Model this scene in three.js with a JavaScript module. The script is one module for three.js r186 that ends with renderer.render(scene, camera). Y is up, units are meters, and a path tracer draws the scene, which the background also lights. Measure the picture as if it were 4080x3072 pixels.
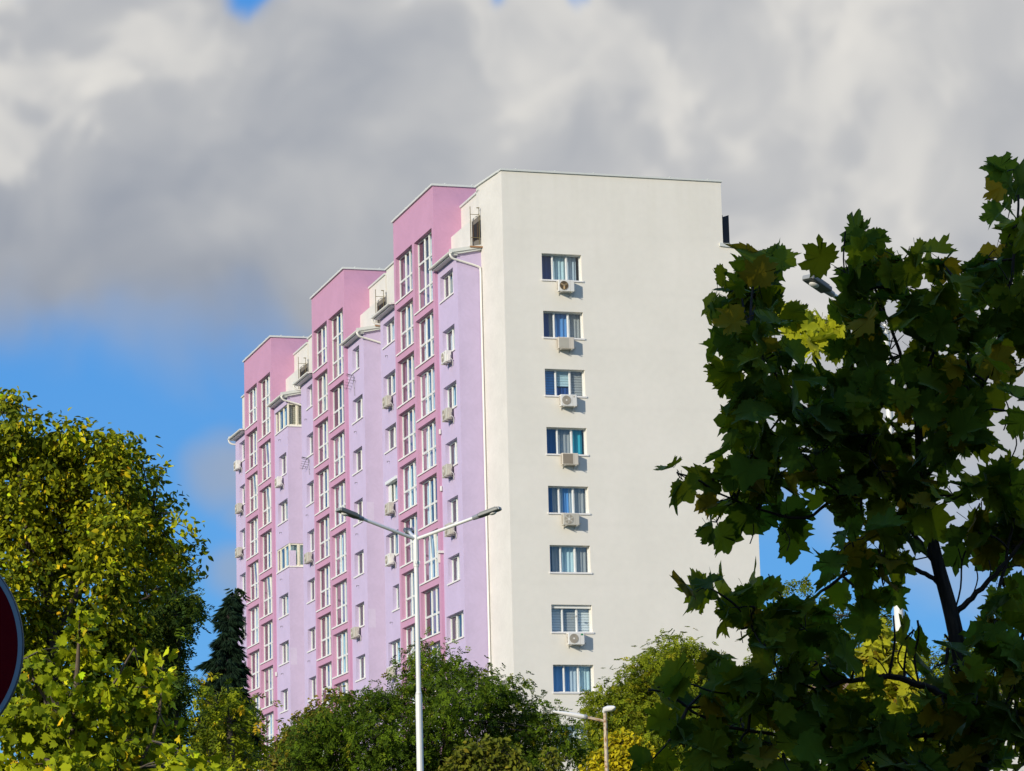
import * as THREE from 'three';
import { mergeGeometries } from 'three/addons/utils/BufferGeometryUtils.js';
import { RoundedBoxGeometry } from 'three/addons/geometries/RoundedBoxGeometry.js';

// ------------------------------------------------------------------ camera, sky, sun, exposure
const EYE = 1.6, PITCH = 0.1915, ROLL = -0.0255, FPX = 12573.6;           // FPX: focal length in pixels of the 4080-wide photograph
const scene = new THREE.Scene();
const camera = new THREE.PerspectiveCamera(2 * Math.atan(1536 / FPX) * 180 / Math.PI, 1024 / 771, 0.5, 3000);
camera.rotation.order = 'YXZ';
camera.rotation.set(PITCH, 0, ROLL);
camera.position.set(0, EYE, 0);
const renderer = new THREE.WebGLRenderer({ antialias: true });
renderer.setSize(1024, 771);
renderer.toneMapping = THREE.LinearToneMapping;
renderer.toneMappingExposure = 1;
renderer.shadowMap.enabled = true;
const TO_SUN = new THREE.Vector3(-0.614, 0.325, 0.790).normalize();
const sun = new THREE.DirectionalLight(new THREE.Color(1.0, 0.925, 0.785), 4.1);
sun.name = 'sun';
sun.position.copy(TO_SUN).multiplyScalar(260);
sun.castShadow = true;
sun.shadow.mapSize.set(4096, 4096);
Object.assign(sun.shadow.camera, { left: -150, right: 150, top: 150, bottom: -150, near: 1, far: 700 });
sun.shadow.radius = 1;
scene.add(sun, sun.target);

// ------------------------------------------------------------------ random numbers and noise
function rng(seed) {
  let s = seed | 0;
  return () => { s = (s + 0x6d2b79f5) | 0; let t = Math.imul(s ^ (s >>> 15), 1 | s); t = (t + Math.imul(t ^ (t >>> 7), 61 | t)) ^ t; return ((t ^ (t >>> 14)) >>> 0) / 4294967296; };
}
const PERM = (() => { const r = rng(77), p = Array.from({ length: 256 }, (_, i) => i); for (let i = 255; i > 0; i--) { const j = Math.floor(r() * (i + 1)); [p[i], p[j]] = [p[j], p[i]]; } const o = new Uint8Array(512); for (let i = 0; i < 512; i++) o[i] = p[i & 255]; return o; })();
const fade = (t) => t * t * t * (t * (t * 6 - 15) + 10);
function grad(h, x, y, z) { const u = (h & 15) < 8 ? x : y, v = (h & 15) < 4 ? y : ((h & 15) === 12 || (h & 15) === 14 ? x : z); return ((h & 1) ? -u : u) + ((h & 2) ? -v : v); }
function noise(x, y, z) {                                                   // gradient noise, about -1..1
  const fx = Math.floor(x), fy = Math.floor(y), fz = Math.floor(z), X = fx & 255, Y = fy & 255, Z = fz & 255;
  x -= fx; y -= fy; z -= fz;
  const u = fade(x), v = fade(y), w = fade(z), A = PERM[X] + Y, B = PERM[X + 1] + Y, AA = PERM[A] + Z, AB = PERM[A + 1] + Z, BA = PERM[B] + Z, BB = PERM[B + 1] + Z;
  const l = (a, b, t) => a + (b - a) * t;
  return l(l(l(grad(PERM[AA], x, y, z), grad(PERM[BA], x - 1, y, z), u), l(grad(PERM[AB], x, y - 1, z), grad(PERM[BB], x - 1, y - 1, z), u), v),
    l(l(grad(PERM[AA + 1], x, y, z - 1), grad(PERM[BA + 1], x - 1, y, z - 1), u), l(grad(PERM[AB + 1], x, y - 1, z - 1), grad(PERM[BB + 1], x - 1, y - 1, z - 1), u), v), w);
}
function fbm(x, y, z, n) { let s = 0, a = 0.5; for (let i = 0; i < n; i++) { s += a * noise(x, y, z); x = x * 2.03 + 17.1; y = y * 2.03 + 5.3; z = z * 2.03 + 9.7; a *= 0.5; } return s; }
const clamp = (x, a = 0, b = 1) => Math.min(b, Math.max(a, x));
const sstep = (a, b, x) => { const t = clamp((x - a) / (b - a)); return t * t * (3 - 2 * t); };
const mix = (a, b, t) => a + (b - a) * t;

// ------------------------------------------------------------------ sky: a bank of cumulus over a clear blue gap, broken cloud all round
{
  const W = 4096, H = 2048, data = new Float32Array(W * H * 4), deg = 180 / Math.PI;
  const puffs = [[-5.2, 9.55, 0.62, 1.25], [-4.9, 8.9, 0.45, 0.9], [-5.1, 7.7, 0.45, 0.95], [31, 7, 1.6, 1], [-38, 8, 1.8, 1], [74, 9, 2, 1], [-95, 7, 2, 1], [140, 8, 2, 1], [-160, 9, 2, 1]];
  // broad lit and shaded masses of the bank in front: azimuth, elevation, half widths, strength
  const masses = [[-5.6, 17.0, 1.5, 0.6, 0.24], [-8.6, 16.6, 0.6, 0.8, 0.15], [-5.2, 15.1, 0.9, 0.8, 0.14], [1.5, 16.5, 2.0, 0.8, 0.36], [-7.3, 16.0, 0.9, 0.45, -0.12], [-6.0, 13.4, 3.4, 1.3, -0.22], [-2.0, 14.0, 1.8, 0.9, -0.10], [-2.2, 16.6, 1.0, 0.7, -0.08], [2.6, 15.2, 1.0, 0.5, -0.12], [6.5, 14, 3.5, 2.6, 0.10], [5.5, 17.2, 1.6, 0.5, -0.06]];
  const dips = [[-4.8, 0.9, 1.75], [0.2, 0.45, 1.55], [1.8, 0.5, 1.6], [-2.0, 1.4, 1.15], [-7.2, 0.8, 0.8]];   // where the top of the bank sinks into the picture
  for (let row = 0; row < H; row++) {
    const el = ((row + 0.5) / H) * 180 - 90;
    for (let col = 0; col < W; col++) {
      const o = (row * W + col) * 4;
      let r, g, b;
      if (el < -0.5) { r = 0.20; g = 0.21; b = 0.20; } else {
        const phi = ((col + 0.5) / W - 0.5) * 2 * Math.PI, ce = Math.cos(el / deg), dx = Math.cos(phi) * ce, dz = Math.sin(phi) * ce, dy = Math.sin(el / deg);
        const az = Math.atan2(dx, -dz) * deg;                               // 0 straight ahead, to the right positive
        const front = 0.5 + 0.5 * Math.cos(az / deg);
        const hz = Math.exp(-Math.max(el, 0) / 9);                          // clear air
        r = mix(0.055, 0.215, hz); g = mix(0.26, 0.56, hz); b = mix(0.72, 0.93, hz);
        const edge = 10.3 - 3.0 * Math.sin(az / deg * 4);
        const wx = fbm(dx * 11 + 3, dy * 11, dz * 11, 3) * 0.045, wy = fbm(dx * 11, dy * 11 + 7, dz * 11 + 2, 3) * 0.045;
        const sx = dx + wx, sy = dy + wy, sz = dz + wx * 0.5;
        const n1 = fbm(sx * 12, sy * 12, sz * 12, 6), n0 = noise(dx * 4.3 + 8, dy * 6, dz * 4.3);
        let m = (el - edge) / 2.4 + n1 * 1.5;                               // soft underside of the bank
        const topLimit = 18.6 + 26 * sstep(0.35, -0.4, n0 + 0.25 * Math.cos(az / deg * 3));
        m = Math.min(m, (topLimit - el) / 1.5 + 1.0 + n1 * 4.6);
        let dip = 0;
        for (const [pa, wa, k] of dips) dip = Math.max(dip, k * Math.exp(-(((az - pa + n1 * 1.6) / wa) ** 2)));
        if (dip > 0.05) { const nf = fbm(sx * 46 + 5, sy * 46, sz * 46, 4); m = Math.min(m, (18.95 - dip - el) / 0.5 + 0.9 + n1 * 1.8 + nf * 2.6); }
        let lower = -9;
        for (const [pa, pe, pr, k] of puffs) { const q = ((az - pa) ** 2 + ((el - pe) * 1.15) ** 2) / (pr * pr * 4); if (q < 3) lower = Math.max(lower, k * 0.75 - q + n1 * 1.5); }
        const high = fbm(dx * 5, dy * 7, dz * 5, 4) * 2.4 - 0.05 - 0.5 * (1 - front);
        const cov = Math.max(sstep(-0.75, 0.75, m), sstep(-0.1, 0.9, lower) * 0.7, sstep(0.0, 0.7, high) * sstep(19, 27, el) * 0.95);
        if (cov > 0.001) {
          const k1 = 15, n2 = fbm(sx * k1 + 31, sy * k1, sz * k1, 6), n3 = fbm((sx - 0.010) * k1 + 31, (sy + 0.014) * k1, (sz + 0.01) * k1, 5);
          const bil = 0.5 - Math.abs(noise(sx * 34, sy * 34, sz * 34)) - 0.45 * Math.abs(noise(sx * 75 + 4, sy * 75, sz * 75)) - 0.2 * Math.abs(noise(sx * 160, sy * 160 + 9, sz * 160));
          const rise = clamp((el - edge) / 7.0);
          let t = 0.20 + 0.30 * sstep(0.0, 0.9, rise) + n2 * 0.22 + (n2 - n3) * 0.45 * sstep(0, 0.5, rise);
          t += 0.24 * sstep(-1, 8, az) * sstep(60, 20, Math.abs(az)) * (1 - 0.6 * rise);
          let lump = n2 * 1.25 + bil * 0.16 + 0.02 - 0.55 * (1 - sstep(0.05, 0.55, rise));
          if (az > -16 && az < 16 && el < 22) for (const [pa, pe, wa, we, k] of masses) { const q = ((az - pa) / wa) ** 2 + ((el - pe) / we) ** 2; if (q < 9) { t += k * 0.45 * Math.exp(-q) * (1 + n1); lump += k * 1.1 * Math.exp(-q); } }
          const puff = sstep(0.0, 0.22, lump + 0.10 * bil);
          t = mix(t, 0.80 + 0.26 * bil + (n2 - n3) * 0.8 + n2 * 0.12, puff * 0.70);
          t += bil * 0.05;
          t = clamp(t, 0, 1.1);
          const cr = mix(0.27, 0.765, t), cg = mix(0.305, 0.745, t), cb = mix(0.375, 0.705, t);
          r = mix(r, cr, cov); g = mix(g, cg, cov); b = mix(b, cb, cov);
        }
      }
      data[o] = r; data[o + 1] = g; data[o + 2] = b; data[o + 3] = 1;
    }
  }
  const t = new THREE.DataTexture(data, W, H, THREE.RGBAFormat, THREE.FloatType);
  t.mapping = THREE.EquirectangularReflectionMapping; t.magFilter = THREE.LinearFilter; t.minFilter = THREE.LinearFilter; t.needsUpdate = true;
  scene.background = t; scene.environment = t;
}

// ------------------------------------------------------------------ helpers
const used = {};
function numbered(name) { const n = used[name] = (used[name] ?? -1) + 1; return n ? name + '_' + String(n).padStart(3, '0') : name; }
function thing(name, label, category, group, pos = [0, 0, 0], rotY = 0) {
  const g = new THREE.Group(); g.name = numbered(name); g.position.set(...pos); g.rotation.y = rotY;
  g.userData = { label, category }; if (group) g.userData.group = group;
  scene.add(g); return g;
}
function metreUV(g) {                                                        // lays the map on in metres, on the plane each face lies nearest to
  const p = g.attributes.position, n = g.attributes.normal, uv = new Float32Array(p.count * 2);
  for (let i = 0; i < p.count; i++) { const ax = Math.abs(n.getX(i)), ay = Math.abs(n.getY(i)), az = Math.abs(n.getZ(i)); uv[i * 2] = ax > az && ax > ay ? p.getZ(i) : p.getX(i); uv[i * 2 + 1] = ay > ax && ay > az ? p.getZ(i) : p.getY(i); }
  g.setAttribute('uv', new THREE.BufferAttribute(uv, 2)); return g;
}
function part(parent, name, geo, mat, extra) {
  if (mat.userData.metre) metreUV(geo);
  const m = new THREE.Mesh(geo, mat); m.name = name; m.castShadow = m.receiveShadow = true;
  if (extra) Object.assign(m.userData, extra);
  parent.add(m); return m;
}
function sub(parent, name, pos = [0, 0, 0], rotY = 0) { const g = new THREE.Group(); g.name = name; g.position.set(...pos); g.rotation.y = rotY; parent.add(g); return g; }
const clean = (g) => { const q = g.index ? g.toNonIndexed() : g; for (const k of Object.keys(q.attributes)) if (!['position', 'normal', 'uv'].includes(k)) q.deleteAttribute(k); return q; };
const merged = (list) => mergeGeometries(list.map(clean));
function box(x0, x1, y0, y1, z0, z1) { const g = new THREE.BoxGeometry(x1 - x0, y1 - y0, z1 - z0); g.translate((x0 + x1) / 2, (y0 + y1) / 2, (z0 + z1) / 2); return g; }
const V = (x, y, z) => new THREE.Vector3(x, y, z);
// a tapering tube through points, radii given per point
function tube(points, radii, sides = 8, cap = true) {
  const pos = [], uv = [], idx = [], n = points.length; let prev = V(0, 0, 1), run = 0;
  for (let i = 0; i < n; i++) {
    const a = points[Math.max(0, i - 1)], b = points[Math.min(n - 1, i + 1)], d = b.clone().sub(a).normalize();
    if (Math.abs(d.dot(prev)) > 0.95) prev = Math.abs(d.x) < 0.7 ? V(1, 0, 0) : V(0, 1, 0);
    const u = prev.clone().addScaledVector(d, -prev.dot(d)).normalize(), w = d.clone().cross(u); prev = u;
    if (i) run += points[i].distanceTo(points[i - 1]);
    const r = Array.isArray(radii) ? radii[i] : radii;
    for (let k = 0; k <= sides; k++) { const t = k / sides * Math.PI * 2, p = points[i].clone().addScaledVector(u, Math.cos(t) * r).addScaledVector(w, Math.sin(t) * r); pos.push(p.x, p.y, p.z); uv.push(k / sides, run); }
  }
  for (let i = 0; i < n - 1; i++) for (let k = 0; k < sides; k++) { const a = i * (sides + 1) + k, b = a + sides + 1; idx.push(a, a + 1, b, b, a + 1, b + 1); }
  if (cap) for (const [i, flip] of [[0, 1], [n - 1, 0]]) { const c = pos.length / 3; pos.push(points[i].x, points[i].y, points[i].z); uv.push(0.5, 0.5); for (let k = 0; k < sides; k++) { const a = i * (sides + 1) + k; idx.push(...(flip ? [c, a + 1, a] : [c, a, a + 1])); } }
  const g = new THREE.BufferGeometry();
  g.setAttribute('position', new THREE.Float32BufferAttribute(pos, 3)); g.setAttribute('uv', new THREE.Float32BufferAttribute(uv, 2)); g.setIndex(idx); g.computeVertexNormals();
  return g;
}
const smooth = (pts, n = 3) => new THREE.CatmullRomCurve3(pts).getPoints((pts.length - 1) * n);
// real point that lies on the sight line through a place in the 2212 x 1666 view of the photograph, at that distance ahead
const cr_ = Math.cos(ROLL), sr_ = Math.sin(ROLL), cp_ = Math.cos(PITCH), sp_ = Math.sin(PITCH), FD = FPX * 2212 / 4080;
function at(px, py, d) {
  const X = px - 1106, Y = py - 833, x = X * cr_ + Y * sr_, y = -X * sr_ + Y * cr_, dx = x / FD, dy = -y / FD;
  const yy = dy * cp_ + sp_, zz = dy * sp_ - cp_, k = d / -zz;
  return V(dx * k, EYE + yy * k, -d);
}

// ------------------------------------------------------------------ materials
function noiseTexture(size, f, srgb = true) {
  const data = new Uint8Array(size * size * 4);
  for (let y = 0; y < size; y++) for (let x = 0; x < size; x++) { const c = f(x / size, y / size), o = (y * size + x) * 4; for (let k = 0; k < 3; k++) data[o + k] = clamp(Array.isArray(c) ? c[k] : c) * 255; data[o + 3] = 255; }
  const t = new THREE.DataTexture(data, size, size); t.wrapS = t.wrapT = THREE.RepeatWrapping; t.magFilter = THREE.LinearFilter; t.minFilter = THREE.LinearMipmapLinearFilter; t.generateMipmaps = true;
  if (srgb) t.colorSpace = THREE.SRGBColorSpace; t.needsUpdate = true; return t;
}
// tileable: noise sampled on a torus
function torus(u, v, f, n, seed) { const a = u * 2 * Math.PI, b = v * 2 * Math.PI; return fbm(Math.cos(a) * f + seed, Math.sin(a) * f + Math.cos(b) * f, Math.sin(b) * f + seed * 2, n); }
const plasterMap = noiseTexture(512, (u, v) => 0.955 + 0.042 * torus(u, v, 1.1, 5, 3) + 0.03 * torus(u, v, 7, 3, 9));
plasterMap.repeat.set(1 / 6.3, 1 / 6.3);
const plasterBump = noiseTexture(256, (u, v) => 0.5 + 0.5 * torus(u, v, 12, 3, 5), false);
plasterBump.repeat.set(1 / 0.9, 1 / 0.9);
const gableMap = noiseTexture(1024, (u, v) => {                               // 12.4 m wide, 41 m high: faint rain marks below the coping, repaired patches, fine mottling
  const x = u * 12.4, y = v * 41, top = Math.exp(-(1 - v) * 41 / 2.6), st = fbm(x * 2.4 + 3, y * 0.12, 4, 4), mo = fbm(x * 0.35, y * 0.35, 8, 5), fi = fbm(x * 3.1, y * 3.1, 2, 3), joint = Math.exp(-((((y + 0.4) % 2.8) - 1.4) ** 2) / 0.02);
  let k = 0.955 + 0.028 * mo + 0.016 * fi - top * 0.05 * Math.max(0, st + 0.15) - 0.006 * joint + 0.012 * fbm(x * 0.9 + 9, y * 0.2, 1, 3);
  if (noise(x * 7.1, y * 7.1, 5) > 0.78) k -= 0.025;
  return [k, k * (0.998 - 0.006 * Math.max(0, mo)), k * (0.99 - 0.02 * Math.max(0, st) * top)];
});
gableMap.repeat.set(1 / 12.4, 1 / 41); gableMap.offset.set(0, 16.8 / 41);
const std = (r, g, b, o = {}) => new THREE.MeshStandardMaterial({ color: new THREE.Color().setRGB(r, g, b), roughness: 0.85, ...o });
const plaster = (r, g, b) => { const m = std(r, g, b, { map: plasterMap, bumpMap: plasterBump, bumpScale: 0.0012, roughness: 0.92 }); m.userData.metre = true; return m; };
const M = {
  gable: std(0.855, 0.815, 0.735, { map: gableMap, bumpMap: plasterBump, bumpScale: 0.0012, roughness: 0.92 }), white: plaster(0.735, 0.705, 0.645), pink: plaster(0.585, 0.312, 0.458), lilac: plaster(0.59, 0.485, 0.68), lilacPatch: plaster(0.63, 0.545, 0.72),  // gable and white are one paint; sunlight balance put into the tones
  coping: std(0.62, 0.63, 0.59, { roughness: 0.5 }), frame: std(0.76, 0.76, 0.73, { roughness: 0.4 }), sill: std(0.80, 0.77, 0.74, { roughness: 0.6 }), cream: std(0.74, 0.70, 0.58, { roughness: 0.5 }),
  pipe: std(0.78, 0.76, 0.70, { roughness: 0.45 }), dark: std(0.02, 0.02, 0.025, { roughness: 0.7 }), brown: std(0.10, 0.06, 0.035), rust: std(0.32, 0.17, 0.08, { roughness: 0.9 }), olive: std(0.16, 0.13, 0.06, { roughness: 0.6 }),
  room: std(0.20, 0.18, 0.16), roof: std(0.22, 0.21, 0.20), metalGrey: std(0.30, 0.31, 0.31, { roughness: 0.45, metalness: 0.3 }), darkMetal: std(0.15, 0.155, 0.15, { roughness: 0.5, metalness: 0.4 }),
  pole: std(0.72, 0.72, 0.68, { roughness: 0.45 }), wire: std(0.20, 0.19, 0.19, { roughness: 0.5, metalness: 0.5 }),
  acWhite: std(0.72, 0.70, 0.65, { roughness: 0.5 }), acBeige: std(0.60, 0.54, 0.45, { roughness: 0.55 }), acOld: std(0.50, 0.47, 0.40, { roughness: 0.6 }), grille: std(0.30, 0.25, 0.19, { roughness: 0.6 }), fanDark: std(0.09, 0.06, 0.03), hub: std(0.72, 0.69, 0.62), green: std(0.02, 0.22, 0.09),
  glass: new THREE.MeshPhysicalMaterial({ color: new THREE.Color().setRGB(0.86, 0.93, 0.97), roughness: 0, transmission: 1, thickness: 0, ior: 1.8 }),
  asphalt: std(0.06, 0.06, 0.062), grass: std(0.06, 0.085, 0.03),
};
const cloth = (r, g, b) => new THREE.MeshPhysicalMaterial({ color: new THREE.Color().setRGB(r, g, b), roughness: 1, transmission: 0.12, thickness: 0, side: THREE.DoubleSide });
const CURTAIN = { white: cloth(0.80, 0.80, 0.76), sheer: cloth(0.55, 0.62, 0.66), teal: cloth(0.05, 0.42, 0.50), grey: cloth(0.42, 0.41, 0.38), tan: cloth(0.52, 0.45, 0.32), yellow: cloth(0.55, 0.46, 0.16), blue: cloth(0.13, 0.33, 0.66), navy: cloth(0.02, 0.07, 0.24), pale: cloth(0.60, 0.76, 0.76), brown: cloth(0.28, 0.22, 0.17) };  // darkest blue cloth stands for sky reflected in bare panes

// ------------------------------------------------------------------ ground
{
  const g = new THREE.PlaneGeometry(2400, 2400, 1, 1); g.rotateX(-Math.PI / 2);
  const m = part(scene, 'ground', g, M.grass); m.userData.kind = 'structure';
  const s = part(scene, 'road', box(-300, 300, -0.05, 0.004, -22, -9), M.asphalt); s.userData.kind = 'structure';
}

// ------------------------------------------------------------------ apartment block
// its own axes: x to the right along the gable, y up from the head of the lowest visible gable window, z out of the gable; u = -z runs back along the long front
const BASE = -16.7, YAW = 0.2985, ORIGIN = V(-0.2496, 16.7037, -145.568);
const block = thing('apartment_block', 'tall white apartment block with pink towers and lilac bays behind the trees', 'building', null, [ORIGIN.x, ORIGIN.y, ORIGIN.z], YAW);
const L = 18.3691, T0 = 6.40, T1 = 14.13, TX = -1.603, BX = -1.45, B0 = 2.90, B1 = 17.65;
function toFront(geo, x) { return geo.applyMatrix4(new THREE.Matrix4().set(0, 0, 1, x, 0, 1, 0, 0, -1, 0, 0, 0, 0, 0, 0, 1)); }      // (u, y, depth) to a wall that faces -x
function wallShape(pts, holes) {
  const s = new THREE.Shape(pts.map(([a, b]) => new THREE.Vector2(a, b)));
  for (const [a0, a1, b0, b1] of holes) s.holes.push(new THREE.Path([[a0, b0], [a1, b0], [a1, b1], [a0, b1]].map(([a, b]) => new THREE.Vector2(a, b))));
  return s;
}
const frontWall = (x, u0, u1, y0, y1, holes, depth = 0.3) => toFront(new THREE.ExtrudeGeometry(wallShape([[u0, y0], [u1, y0], [u1, y1], [u0, y1]], holes), { depth, bevelEnabled: false }), x);
function curtainGeo(w, h, waves, amp, seed) {
  const n = Math.max(8, Math.round(waves * 6)), g = new THREE.PlaneGeometry(w, h, n, 1), p = g.attributes.position, r = rng(seed), ph = r() * 6;
  for (let i = 0; i < p.count; i++) { const t = p.getX(i) / w + 0.5; p.setZ(i, amp * (Math.sin(t * waves * 6.283 + ph) + 0.5 * Math.sin(t * waves * 2.7 * 6.283 + ph * 2))); }
  g.computeVertexNormals(); return g;
}
let wseed = 1;
// a window in an opening w x h whose lower left corner (seen from outside) is at pos; cols and rows are the places of the mullions and transoms as shares
function makeWindow(pos, rotY, w, h, o = {}) {
  const { cols = [1 / 3, 2 / 3], rows = [], recess = 0.2, curtains = [], frameMat = M.frame, tilt = -1, sill = true, fw = 0.046 } = o;
  const g = sub(block, 'window', pos, rotY), zf = -recess, xs = [0, ...cols, 1].map((t) => t * w), ys = [0, ...rows, 1].map((t) => t * h), y00 = 0.03;
  const bars = [];
  ys[0] = y00;
  for (let j = 0; j + 1 < ys.length; j++) for (let i = 0; i + 1 < xs.length; i++) {
    const x0 = xs[i] + (i ? 0.004 : 0), x1 = xs[i + 1] - 0.004, yb = ys[j] + (j ? 0.004 : 0), yt = ys[j + 1] - 0.004, z0 = zf - 0.075, z1 = zf - (i % 2) * 0.012 - 0.002;
    if (tilt === i && j === rows.length) {
      const f = [box(0, x1 - x0, 0, fw, -0.03, 0.03), box(0, x1 - x0, yt - yb - fw, yt - yb, -0.03, 0.03), box(0, fw, fw, yt - yb - fw, -0.03, 0.03), box(x1 - x0 - fw, x1 - x0, fw, yt - yb - fw, -0.03, 0.03)];
      for (const q of f) { q.rotateX(0.07); q.translate(x0, yb, zf - 0.05); bars.push(q); }
    } else bars.push(box(x0, x1, yb, yb + fw, z0, z1), box(x0, x1, yt - fw, yt, z0, z1), box(x0, x0 + fw, yb + fw, yt - fw, z0, z1), box(x1 - fw, x1, yb + fw, yt - fw, z0, z1));
    const p = new THREE.PlaneGeometry(x1 - x0 - 2 * fw + 0.01, yt - yb - 2 * fw + 0.01); p.translate((x0 + x1) / 2, (yb + yt) / 2, zf - 0.04); if (tilt === i && j === rows.length) { p.translate(0, -yb, -zf + 0.05); p.rotateX(0.07); p.translate(0, yb, zf - 0.06); }
    part(g, 'pane', p, M.glass);
  }
  for (const c of cols) bars.push(box(c * w - 0.012, c * w + 0.012, y00, h, zf - 0.085, zf + 0.012));
  part(g, 'frame', merged(bars), frameMat);
  if (sill) { const s = box(-0.06, w + 0.06, -0.012, 0.028, -recess - 0.01, 0.055), lip = box(-0.06, w + 0.06, -0.045, -0.012, 0.030, 0.053); part(g, 'sill', merged([s, lip]), M.sill); }
  for (const [kind, a, b, top = 1, bottom = 0] of curtains) {
    const cw = (b - a) * w, ch = (top - bottom) * h - 0.06;
    if (kind.startsWith('blind')) {
      const slats = [], n = Math.max(3, Math.round(ch / 0.12));
      for (let i = 0; i < n; i++) { const q = new THREE.BoxGeometry(cw - 0.02, ch / n * 0.93, 0.012); q.rotateX(-0.22); q.translate((a + b) / 2 * w, bottom * h + 0.03 + (i + 0.5) * ch / n, zf - 0.17); slats.push(q); }
      part(g, 'blind', merged(slats), CURTAIN[kind.slice(6)] ?? CURTAIN.white);
    } else {
      const q = curtainGeo(cw, ch, Math.max(2, cw * 5), 0.022, wseed++); q.translate((a + b) / 2 * w, bottom * h + 0.03 + ch / 2, zf - 0.22); part(g, 'curtain', q, CURTAIN[kind]);  // also carries the painted sky reflections of bare panes
    }
  }
  return g;
}

// ---- gable
const gableHoles = [];
for (let k = -2; k < 8; k++) gableHoles.push([1.90, 3.885, -1.305 + 2.8 * k, 2.8 * k]);
{
  const pts = [[0, BASE], [12.38, BASE], [12.38, 20.33], [11.14, 20.33], [11.14, 23.56], [0, 23.56]];
  const g = new THREE.ExtrudeGeometry(wallShape(pts, gableHoles), { depth: 0.35, bevelEnabled: false }); g.translate(0, 0, -0.35);
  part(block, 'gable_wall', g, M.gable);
  const looks = {
    7: { curtains: [['navy', 0, 0.31], ['pale', 0.33, 0.66], ['sheer', 0.68, 0.93]] }, 6: { curtains: [['navy', 0, 0.2], ['grey', 0.2, 0.31], ['blue', 0.33, 0.66], ['grey', 0.67, 1]] }, 5: { curtains: [['blind blue', 0, 0.31], ['blind pale', 0.33, 0.66, 1, 0.4], ['navy', 0.33, 0.66, 0.4, 0], ['blind grey', 0.68, 1]] },
    4: { curtains: [['navy', 0, 0.31], ['grey', 0.34, 0.66], ['teal', 0.68, 0.95]] }, 3: { curtains: [['navy', 0, 0.17], ['grey', 0.17, 0.31], ['sheer', 0.33, 0.43], ['blue', 0.43, 0.57], ['sheer', 0.57, 0.66], ['grey', 0.67, 1]] }, 2: { curtains: [['navy', 0, 0.1], ['grey', 0.12, 0.31], ['pale', 0.33, 0.66], ['grey', 0.67, 1]] },
    1: { curtains: [['blind white', 0.01, 0.31], ['blind grey', 0.33, 0.65], ['blind white', 0.67, 1]] }, 0: { curtains: [['blue', 0, 0.31], ['blue', 0.33, 0.47], ['sheer', 0.47, 0.66], ['pale', 0.67, 1]] },
  };
  for (let k = -2; k < 8; k++) {
    const w = makeWindow([1.90, -1.305 + 2.8 * k, 0], 0, 1.985, 1.305, { cols: [0.305, 0.655], recess: 0.24, ...(looks[k] ?? { curtains: [['white', 0.1, 0.9]] }), tilt: -1 });
    if (k === 1) part(w, 'shutter_box', box(0.02, 1.965, 1.15, 1.30, -0.24, -0.13), M.frame);
  }
  // coping along the gable and its return, with the joints of the sheets
  const cap = [box(-0.07, 11.20, 23.56, 23.65, -0.40, 0.07)];
  part(block, 'coping', merged(cap), M.coping);
  const clips = []; for (let i = 0; i < 6; i++) clips.push(box(0.7 + i * 1.95, 0.74 + i * 1.95, 23.65, 23.69, -0.30, 0.08));
  part(block, 'coping_joint', merged(clips), M.coping, { kind: 'stuff' });
  // rear side: rake board of the rear bay and the dark side of the rear attic
  const rake = new THREE.BoxGeometry(1.55, 0.17, 0.5); rake.rotateZ(-0.06); rake.translate(11.72, 20.385, -0.17); part(block, 'rake_board', rake, M.coping);
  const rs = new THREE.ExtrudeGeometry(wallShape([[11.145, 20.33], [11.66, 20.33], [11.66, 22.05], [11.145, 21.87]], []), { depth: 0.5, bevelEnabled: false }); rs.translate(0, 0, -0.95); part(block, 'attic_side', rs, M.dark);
  part(block, 'drain_stub', merged([box(3.06, 3.10, 2.27 - 0.06, 2.27 + 0.02, 0, 0.08), box(3.06, 3.16, 2.25, 2.28, 0.02, 0.06)]), M.acOld);
}
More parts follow.
